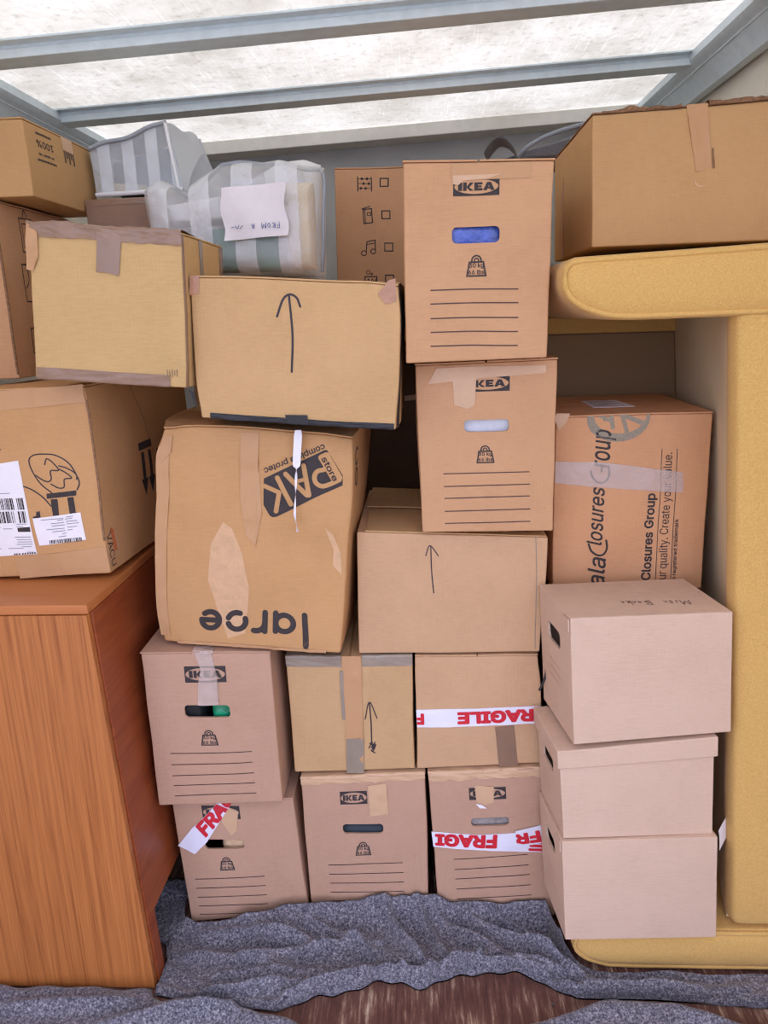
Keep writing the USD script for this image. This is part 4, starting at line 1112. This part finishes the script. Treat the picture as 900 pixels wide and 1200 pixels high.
XR, XL, Y0, Y1, ZT = -.630, -1.15, 1.375, 1.83, .950
cb.part('top', leaning(rbox((XL, Y0 + .001, ZT - .021), (XR + .0005, Y1, ZT), .004, .1)), 'teak_top', label='smooth orange teak top board')
cb.part('door', leaning(rbox((XL, Y0, .004), (XR - .004, Y0 + .018, ZT - .022), .002, .1)), 'teak', label='front board with straight upright grain')
cb.part('side_panel', leaning(rbox((XR - .018, Y0 + .019, .172), (XR, Y1, ZT - .0215), .002, .1)), 'teak_side', label='reddish side panel')
cb.part('side_panel', leaning(rbox((XL, Y0 + .019, .172), (XL + .018, Y1, ZT - .0215), .002, .1)), 'teak_side')
cb.part('back_panel', leaning(rbox((XL + .019, Y1 - .008, .172), (XR - .019, Y1 - .001, ZT - .022), .001, .1)), 'teak_side')
cb.part('shelf', leaning(rbox((XL + .019, Y0 + .02, .175), (XR - .019, Y1 - .009, .193), .001, .1)), 'teak_side')
for x in (XR - .018, XL):
    cb.part('foot', leaning(rbox((x, Y0 + .019, .003), (x + .018, Y0 + .058, .1715), .002, .1)), 'teak_side')
    cb.part('foot', leaning(rbox((x, Y1 - .06, .003), (x + .018, Y1 - .002, .1715), .002, .1)), 'teak_side')

# ------------------------------------------------------------------ the sofa, standing on its arm, front to the viewer
KS = -.079
sofa = Thing('sofa', 'mustard sofa standing on end against the right wall, piped arms at top and bottom', 'sofa', (.62, 1.75, 0))


def slung(m):
    return leaning(m, KS)


def arm(outline, y0, y1, name_label):
    """outline: the arm's front shape (x, z), already placed; its front edge is rounded and piped."""
    p = np.array(outline, float)
    g = Polygon(p).buffer(.012, quad_segs=6).buffer(-.012, quad_segs=6)
    rings, r = [], .008
    prof = [(y0, -r), (y0 + r * .12, -r * .5), (y0 + r * .45, -r * .18), (y0 + r, 0)] + [(y0 + r + (y1 - y0 - r) * k, 0) for k in np.linspace(.04, 1, 14)]
    n = 96
    base_len = None
    for y_, off in prof:
        ring_ = g.buffer(off, join_style=1, quad_segs=6).exterior
        d = np.linspace(0, 1, n, endpoint=False)
        start = ring_.project(Point(g.bounds[2], g.centroid.y)) / ring_.length
        pts = np.array([ring_.interpolate((start + k) % 1, normalized=True).coords[0] for k in d])
        bump = (meshkit.fbm(np.c_[pts * 9, np.full(n, y_ * 5)], 2, 3) - .5) * .003
        c_ = pts.mean(0)
        u = (pts - c_) / (np.linalg.norm(pts - c_, axis=1, keepdims=True) + 1e-9)
        pts = pts + u * bump[:, None]
        rings.append(np.c_[pts[:, 0], np.full(n, y_), pts[:, 1]])
    R = np.array(rings)
    m = len(R)
    i, j = np.meshgrid(np.arange(m - 1), np.arange(n), indexing='ij')
    q = np.stack([i * n + j, i * n + (j + 1) % n, (i + 1) * n + (j + 1) % n, (i + 1) * n + j], -1).reshape(-1, 4)
    v = R.reshape(-1, 3)
    # the front panel: a fan of shrinking rings, gently padded
    fr, parts = R[0], []
    c_ = fr.mean(0)
    spine = lambda p_: np.c_[np.clip(p_[:, 0], fr[:, 0].min() + .05, fr[:, 0].max() - .02), p_[:, 1], np.full(len(p_), c_[2])]
    vs, fs, k0 = [v], [q], len(v)
    prev = np.arange(n)
    for w in (.15, .35, .6, .85, 1.0):
        p_ = fr * (1 - w) + spine(fr) * w
        p_[:, 1] = y0 - .012 * math.sqrt(w * (2 - w))
        vs.append(p_)
        cur = np.arange(n) + k0
        fs.append(np.stack([cur, np.roll(cur, -1), np.roll(prev, -1), prev], 1))
        prev, k0 = cur, k0 + n
    b0 = (m - 1) * n
    cap = np.array([[b0, b0 + a, b0 + a + 1, b0 + a + 1] for a in range(1, n - 1)])
    t_ = trimesh.Trimesh(np.vstack(vs), np.vstack([arr((np.zeros((1, 3)), x_))[1] for x_ in fs + [cap]]), process=True)
    t_.fix_normals()
    path = sofa.part('arm', t_, 'mustard', smooth=True, label=name_label)
    loop = np.vstack([fr, fr[:1]])
    loop = loop + (loop - c_) * .006
    loop[:, 1] -= .001
    sofa.part('piping', tube(loop, .0058, 8), 'mustard', smooth=True, parent=path)


def capsule(xl, zt, zb, xr, top_r, bot_r, slope=(0, 0)):
    """Arm front seen here: rounded end at the left, straight to the right."""
    h_ = zt - zb
    pts = []
    for a in np.linspace(90, 180, 9):
        pts.append((xl + top_r - top_r * abs(math.cos(math.radians(a))), zt - top_r + top_r * math.sin(math.radians(a))))
    for a in np.linspace(180, 270, 9):
        pts.append((xl + bot_r - bot_r * abs(math.cos(math.radians(a))), zb + h_ * .62 * (1 - abs(math.sin(math.radians(a))))))
    pts += [(xr, zb), (xr, zt)]
    return [(x_, z_ + slope[0] * (x_ - xl) if z_ > (zt + zb) / 2 else z_ + slope[1] * (x_ - xl)) for x_, z_ in pts]


arm(capsule(.262, 1.584, 1.470, .935, .028, .13, (.040, .006)), 1.452, 2.24, 'upper arm, lying flat at the top')
arm([(.333 + a, b_) for a, b_ in ((.595, .112), (.03, .112), (.004, .095), (-.004, .07), (.004, .045), (.03, .022), (.08, .006), (.15, .004), (.595, .004))], 1.452, 2.24, 'lower arm, on the blanket')
rail_ = rbox((.697, 1.450, .116), (.935, 1.515, 1.500), .026, .05)
v_, f_ = rail_
v_ = v_.copy()
v_[:, 1] += (meshkit.fbm(v_ * 7, 2, 4) - .5) * .006
sofa.part('seat_front', slung((v_, f_)), 'mustard', smooth=60, label='upright mustard front of the seat')
deck_y = [1.488, 1.53, 1.60, 1.68, 1.76, 1.90, 2.0, 2.10]
deck_x = [.7005, .708, .728, .746, .756, .772, .784, .795]
sofa.part('seat_deck', slung(solid_grid(np.array([[[np.interp(y_, deck_y, deck_x) + .006 * math.sin(math.pi * b_ / 20), y_, .116 + (1.49 - .116) * b_ / 20] for b_ in range(21)] for y_ in np.linspace(1.488, 2.10, 26)]), np.array([.03, 0, 0]))), 'cream', smooth=60, label='cream cloth deck under the missing cushions')
bk = lambda lo, hi, r=.012: slung(rbox(lo, hi, r, .06))
sofa.part('backrest', cat(bk((.30, 2.115, .116), (.94, 2.24, 1.492)), ), 'mustard', smooth=60)
sofa.part('back_liner', bk((.325, 2.100, .16), (.797, 2.1145, 1.430), .005), 'cream_shade', smooth=60, label='cream lining of the backrest, darkened for the shade')
sofa.part('back_border', bk((.31, 2.090, 1.4305), (.797, 2.1145, 1.475), .006), 'mustard', smooth=60)

# ------------------------------------------------------------------ soft things on top
bagt = Thing('zip_bag', 'large clear striped zip bag of bedding with a note, behind the arrow carton', 'bag', (-.44, 1.99, 1.59))
q_ = [(-.66, 1.812), (-.222, 1.848), (-.228, 1.592), (-.635, 1.600)]
bagt.part('film', pillow(q_, 1.855, .165, .012, 3, 64, 9.0, top=[-.010, .006, -.028, -.004, .022, .022, .014, .016, -.004, -.012]), 'bag_film', smooth=True)
s_ = np.linspace(0, 1, 46)
ztop = np.interp(s_, np.linspace(0, 1, 10), [-.010, .006, -.028, -.004, .022, .022, .014, .016, -.004, -.012])
bagt.part('zip', tube(np.c_[-.655 + .433 * s_, 1.93 + .025 * np.sin(s_ * 9), 1.808 + .04 * s_ + ztop], .005, 8), 'bag_trim', smooth=True, label='grey zip along the top edge')
bagt.part('edge_binding', tube(smoothpath([(-.228, 1.93, 1.835), (-.218, 1.90, 1.80), (-.222, 1.885, 1.72), (-.226, 1.885, 1.64), (-.232, 1.90, 1.60)]), .004, 8), 'bag_trim', smooth=True)
nv, nf = solid_grid(np.array([[[-.452 + .150 * a / 8 + .004 * math.sin(b_), 1.838 + .005 * math.sin(a * .9 + b_ * .5), 1.672 + .115 * b_ / 8 + .008 * a / 8] for b_ in range(9)] for a in range(9)]), np.array([0, .0006, 0]))
note = bagt.part('note', (nv, nf), 'white_paper', smooth=True, label='squared paper note with faint blue handwriting')
wr = unary_union([stroke(smoothpath(p_), .0016) for p_ in ([(0, 0), (0, .012), (.006, .012)], [(0, .007), (.005, .007)], [(.010, 0), (.010, .011), (.015, .009), (.011, .006), (.016, 0)], [(.021, .005), (.023, .010), (.027, .006), (.024, .001), (.021, .005)], [(.031, 0), (.032, .011), (.036, .004), (.040, .011), (.041, 0)],
                                                        [(.058, 0), (.061, .010), (.064, 0)], [(.059, .004), (.063, .004)], [(.086, .002), (.092, .009)], [(.094, .001), (.098, .008), (.103, .002)], [(.106, .004), (.112, .005)])])
wr = centred(wr, 0, 0, 182)
wv, wf = sheet(wr, .01)
bagt.part('handwriting', (np.c_[-.374 + wv[:, 0], np.full(len(wv), 1.8295), 1.700 + wv[:, 1]], wf), 'pen_blue', smooth=True, parent=note, kind='stuff')
one('bedding', pillow([(-.615, 1.765), (-.35, 1.795), (-.35, 1.722), (-.60, 1.718)], 1.885, .105, .007, 11, 34, 8.0), 'white_cloth', 'white bedding inside the left and middle of the big zip bag', 'bedding', 'soft things packed in the zip bag')
one('bedding', pillow([(-.335, 1.81), (-.248, 1.805), (-.250, 1.606), (-.305, 1.606)], 1.882, .11, .007, 12, 34, 8.0), 'cream_cloth', 'cream bedding at the right side inside the big zip bag', 'bedding', 'soft things packed in the zip bag')
one('cloth', pillow([(-.515, 1.708), (-.335, 1.705), (-.317, 1.606), (-.515, 1.606)], 1.882, .11, .004, 13, 34, 16.0), 'green_cloth', 'folded green cloth low inside the big zip bag', 'cloth', 'soft things packed in the zip bag')
one('zip_bag', pillow([(-.50, 1.85), (-.255, 1.895), (-.255, 1.572), (-.50, 1.572)], 2.075, .17, .010, 21, 40, 4.0, top=[-.03, -.01, .0, .012, .016, .012, -.01]), 'bag_white', 'white bag peeping over the big striped zip bag', 'bag', smooth=True)

lb_ = Thing('zip_bag', 'small clear striped zip bag with white edging on the dark carton at the left', 'bag', (-.70, 2.10, 1.80))
A, B, C_, D_ = (-.827, 1.921), (-.621, 1.975), (-.594, 1.818), (-.820, 1.812)


def bag_face(pts, y_, n_=22, wob=.010, seed=2, dy=(0, 0, 0, 0)):
    S, T = np.meshgrid(np.linspace(0, 1, n_), np.linspace(0, 1, n_), indexing='ij')
    w = [(1 - S) * (1 - T), S * (1 - T), S * T, (1 - S) * T]
    P = sum(k[..., None] * np.array([p_[0], y_ + d_, p_[1]]) for k, p_, d_ in zip(w, pts, dy))
    P[..., 1] += (meshkit.fbm(P * 16 + seed, 3, seed) - .5) * 2 * wob
    P[..., 2] += (1 - T) * .005 * np.sin(S * 8.5 + .5) * (S * (1 - S) * 4)
    return solid_grid(P, np.array([0, .0012, 0]))


lb_.part('film', bag_face([A, B, C_, D_], 2.035, dy=(0, 0, 0, 0)), 'bag_film_clear', smooth=True)
g0 = [(B[0], B[1]), (B[0] + .012, B[1] + .018), (-.545, 1.845), C_]
lb_.part('gusset', bag_face(g0, 2.035, 14, .003, 5, dy=(0, .22, .22, 0)), 'bag_film_clear', smooth=True)
lb_.part('back_film', bag_face([(-.80, 1.955), (-.600, 1.985), (-.545, 1.815), (-.80, 1.810)], 2.26, 14, .006, 7), 'bag_film_clear', smooth=True)
xs = np.linspace(0, 1, 30)
lb_.part('top_film', solid_grid(np.array([[[A[0] + (B[0] - A[0]) * a, 2.035 + .22 * b_, A[1] + (B[1] - A[1]) * a + .005 * math.sin(a * 8.5 + .5) * a * (1 - a) * 4 + .014 * b_] for b_ in np.linspace(0, 1, 8)] for a in xs]), .0012), 'bag_white', smooth=True)
lb_.part('zip', tube(np.c_[A[0] + (B[0] - A[0]) * xs, np.full(30, 2.029), A[1] + (B[1] - A[1]) * xs + .005 * np.sin(xs * 8.5 + .5) * xs * (1 - xs) * 4], .0050, 8), 'bag_trim', smooth=True)
lb_.part('edge_binding', tube([(D_[0], 2.029, D_[1]), (C_[0] - .0, 2.029, C_[1])], .006, 8), 'bag_white', smooth=True)
lb_.part('edge_binding', tube([(B[0] - .004, 2.029, B[1]), (C_[0] - .01, 2.029, C_[1])], .005, 8), 'bag_white', smooth=True)
one('cloth', pillow([(-.80, 1.900), (-.640, 1.935), (-.612, 1.818), (-.795, 1.820)], 2.075, .15, .006, 31, 26, 10.0), 'navy_cloth', 'grey blue cloth inside the small striped zip bag', 'cloth', smooth=True)
one('cloth', pillow([(-.79, 1.845), (-.70, 1.838), (-.69, 1.817), (-.79, 1.819)], 2.048, .022, .006, 32, 20, 4.0), 'cream_cloth', 'pale cloth at the foot of the small striped zip bag', 'cloth', smooth=True)

gb = Thing('holdall', 'grey fabric holdall with a looped handle behind the topmost moving box', 'bag', (.30, 2.45, 1.88))
gb.part('body', pillow([(.235, 1.912), (.53, 2.005), (.53, 1.907), (.16, 1.907)], 2.34, .26, .008, 41, 34, 6.0), 'grey_fabric', smooth=True)
hp = smoothpath([(.195, 0, 1.914), (.205, 0, 1.93), (.228, 0, 1.952), (.252, 0, 1.948), (.272, 0, 1.93), (.282, 0, 1.914)], 6)
gb.part('handle', solid_grid(np.array([[[p_[0] + .25 * b_, 2.31 + b_, p_[2] - .2 * b_ + .004] for b_ in np.linspace(-.03, .03, 6)] for p_ in hp]), .004), 'grey_fabric', smooth=True)
gb.part('piping', tube(smoothpath([(.285, 2.345, 1.915), (.32, 2.32, 1.945), (.39, 2.32, 1.975), (.50, 2.33, 2.002)], 8), .006, 8), 'bag_trim', smooth=True)

# ------------------------------------------------------------------ little things
tw = np.linspace(0, 1, 40)
hx = np.interp(tw, [0, .33, .6, .85, 1], [-.2520, -.2600, -.2650, -.2700, -.2660])
hz = np.interp(tw, [0, .33, .6, .85, 1], [1.270, 1.195, 1.140, 1.090, 1.052])
hw = np.interp(tw, [0, .05, .33, .36, .80, .9, 1], [.0065, .0085, .0085, .0028, .0022, .005, .006])
ta = np.interp(tw, [0, .33, .4, .9, 1], [.1, .2, 2.2, 7.5, 8.2])
grid = np.array([[[hx[i_] + s__ * hw[i_] * math.cos(ta[i_]), 1.526 - s__ * hw[i_] * math.sin(ta[i_]) * .6, hz[i_]] for s__ in (-1, 0, 1)] for i_ in range(40)])
one('tape_strip', solid_grid(grid, np.array([0, .0006, 0])), 'white_paper', 'torn twisted strip of pale tape dangling over the dark logo plate', 'tape', smooth=True)
pp = solid_grid(np.array([[[.640 + .026 * a + .006 * b_, 1.455 + .03 * a, .372 - .052 * b_ + .012 * a + .010 * math.sin(b_ * 3)] for b_ in np.linspace(0, 1, 8)] for a in np.linspace(0, 1, 5)]), np.array([0, .001, 0]))
one('paper', pp, 'white_paper', 'white folded paper sticking out between the archive boxes and the sofa', 'paper', smooth=True)
one('cord', tube(smoothpath([(.285, 1.585, .742), (.277, 1.578, .720), (.274, 1.576, .690), (.268, 1.576, .668), (.260, 1.574, .652)], 6), .0026, 6), 'black_tape', 'short black cord hanging in front of the pale arrow carton corner', 'cord', smooth=True)

# ------------------------------------------------------------------ the felt moving blankets
def blanket(name_label, nx, ny, fn, thick=.007):
    S, T = np.meshgrid(np.linspace(0, 1, nx), np.linspace(0, 1, ny), indexing='ij')
    P = fn(S, T)
    v, f = solid_grid(P, thick)
    v[:, 2] = np.maximum(v[:, 2], .0015)
    t = Thing('moving_blanket', name_label, 'blanket', (P[..., 0].mean(), P[..., 1].mean(), 0), 'grey felt blankets on the floor')
    t.part('felt', (v, f), 'felt', smooth=True)
    return t, P


fx_ = [-.628, -.594, -.483, -.40, -.345, -.203, -.130, -.067, -.008, .05, .112, .229, .281, .327, .391, .50, .70, .97]
fy_ = [1.357, 1.350, 1.338, 1.326, 1.322, 1.374, 1.395, 1.401, 1.388, 1.412, 1.434, 1.424, 1.392, 1.366, 1.366, 1.366, 1.352, 1.335]
bx_ = [-.75, -.643, -.634, -.618, -.585, -.431, -.318, -.137, .017, .059, .21, .292, .300, .318, .340, .42, .60, .94]
by_ = [1.70, 1.70, 1.60, 1.560, 1.548, 1.552, 1.572, 1.588, 1.590, 1.588, 1.588, 1.590, 1.560, 1.480, 1.436, 1.426, 1.426, 1.426]
bz_ = [.01, .01, .01, .012, .012, .040, .052, .062, .072, .050, .056, .055, .050, .038, .030, .024, .022, .022]


def ridge(p, q, x, y, w, h):
    """A soft fold along the segment p-q."""
    p, q = np.array(p), np.array(q)
    d = q - p
    t = np.clip(((x - p[0]) * d[0] + (y - p[1]) * d[1]) / (d @ d), 0, 1)
    dist = np.hypot(x - p[0] - t * d[0], y - p[1] - t * d[1])
    return 1.9 * h * np.exp(-(dist / (.8 * w)) ** 2) * (.25 + .75 * np.sin(np.pi * np.clip(t, .06, .94)) ** .5)


FOLDS = [((-.55, 1.335), (-.30, 1.385), .014, .016), ((-.33, 1.35), (-.06, 1.42), .012, .020), ((-.06, 1.415), (.02, 1.40), .012, .018), ((.0, 1.405), (.12, 1.455), .012, .022), ((.12, 1.45), (.27, 1.415), .012, .016),
         ((-.10, 1.44), (.02, 1.42), .010, -.010), ((-.11, 1.575), (-.01, 1.43), .016, .022), ((-.03, 1.58), (.05, 1.44), .014, .014), ((.02, 1.56), (.16, 1.48), .016, .016), ((.09, 1.57), (.28, 1.47), .014, .018),
         ((.16, 1.575), (.31, 1.50), .012, .014), ((.14, 1.47), (.33, 1.41), .012, .016), ((.24, 1.50), (.36, 1.40), .014, .020), ((.30, 1.38), (.60, 1.385), .018, .020), ((.35, 1.34), (.50, 1.36), .012, .014), ((-.42, 1.52), (-.20, 1.46), .018, .012),
         ((-.58, 1.46), (-.34, 1.43), .02, .014), ((-.56, 1.52), (-.26, 1.50), .016, .014), ((-.45, 1.44), (-.12, 1.50), .014, .014), ((-.30, 1.55), (-.14, 1.47), .014, .014), ((-.50, 1.40), (-.22, 1.42), .012, .009)]


def main_blanket(S, T):
    xl = np.where(T > .40, -.628 - .12 * np.clip((T - .40) / .1, 0, 1), -.628)
    x = xl + (.94 - xl) * S
    y0 = np.interp(x, fx_, fy_) + (.006 * np.sin(x * 41) + .004 * np.sin(x * 97 + 1)) * np.clip((x + .36) * 12, 0, 1) * np.clip((.34 - x) * 12, 0, 1)
    y1 = np.interp(x, bx_, by_)
    y = y0 + (y1 - y0) * T
    z = .009 + np.interp(x, bx_, bz_) * np.clip((T - .72) / .28, 0, 1) ** 1.6
    for p, q, w, h in FOLDS:
        z = z + ridge(p, q, x, y, w, h)
    z = z + .034 * (meshkit.fbm(np.stack([x * 11, y * 18, 0 * x], -1), 3, 3) - .42) * np.clip(T * 6, 0, 1)
    z = z + .010 * np.exp(-((T - .05) / .05) ** 2) + .004 * (meshkit.noise(np.stack([x * 60, y * 60, 0 * x], -1), 2) - .5)
    under = np.clip((x - .33) / .05, 0, 1) * np.clip((y - 1.40) / .03, 0, 1)
    z = z * (1 - .55 * under)
    P = np.stack([x, y, np.maximum(z, .006)], -1)
    P[:, 0, 2] = np.minimum(P[:, 0, 2], .008)
    return P


bl, _ = blanket('grey felt moving blanket rumpled along the foot of the box wall', 300, 84, main_blanket)


def left_blanket(S, T):
    x = -1.24 + (.98) * S
    y1 = -.006 + np.interp(x, [-1.24, -.66, -.640, -.630, -.594, -.483, -.40, -.36, -.325, -.26], [1.377, 1.377, 1.372, 1.355, 1.347, 1.335, 1.323, 1.314, 1.300, 1.28])
    y = .95 + (y1 - .95) * T + .004 * np.sin(x * 55) * T
    z = .010 + .030 * (meshkit.fbm(np.stack([x * 9, y * 14, 0 * x + 5], -1), 3, 8) - .35) + .012 * np.exp(-((T - .94) / .05) ** 2)
    z = z + ridge((-.72, 1.27), (-.44, 1.31), x, y, .016, .020) + ridge((-.95, 1.31), (-.66, 1.325), x, y, .014, .014)
    z = z * np.clip((1 - T) * 30, .25, 1)
    return np.stack([x, y, np.maximum(z, .006)], -1)


blanket('grey felt moving blanket rumpled in front of the teak cabinet', 150, 60, left_blanket)


def right_blanket(S, T):
    x = .08 + .86 * S
    y1 = np.interp(x, [.08, .155, .269, .369, .44, .515, .596, .643, .97], [1.255, 1.285, 1.312, 1.348, 1.352, 1.344, 1.316, 1.30, 1.27]) - .008
    y = .95 + (y1 - .95) * T
    z = .012 + .030 * (meshkit.fbm(np.stack([x * 9, y * 13, 0 * x + 2], -1), 3, 18) - .3) + .012 * np.exp(-((T - .93) / .06) ** 2) + .010
    z = z * np.clip((1 - T) * 26, .3, 1)
    return np.stack([x, y, np.maximum(z, .008) + .010 * np.clip((x - .3) / .1, 0, 1)], -1)


blanket('grey felt moving blanket at the front right below the sofa', 140, 60, right_blanket, .006)
sc = Thing('screw', 'small steel screw head in the scratched plywood', 'screw', (.271, 1.352, 0))
sc.part('head', arr(trimesh.creation.cylinder(.0045, .002, sections=20, transform=trimesh.transformations.translation_matrix([.271, 1.352, .0012]))), 'steel')
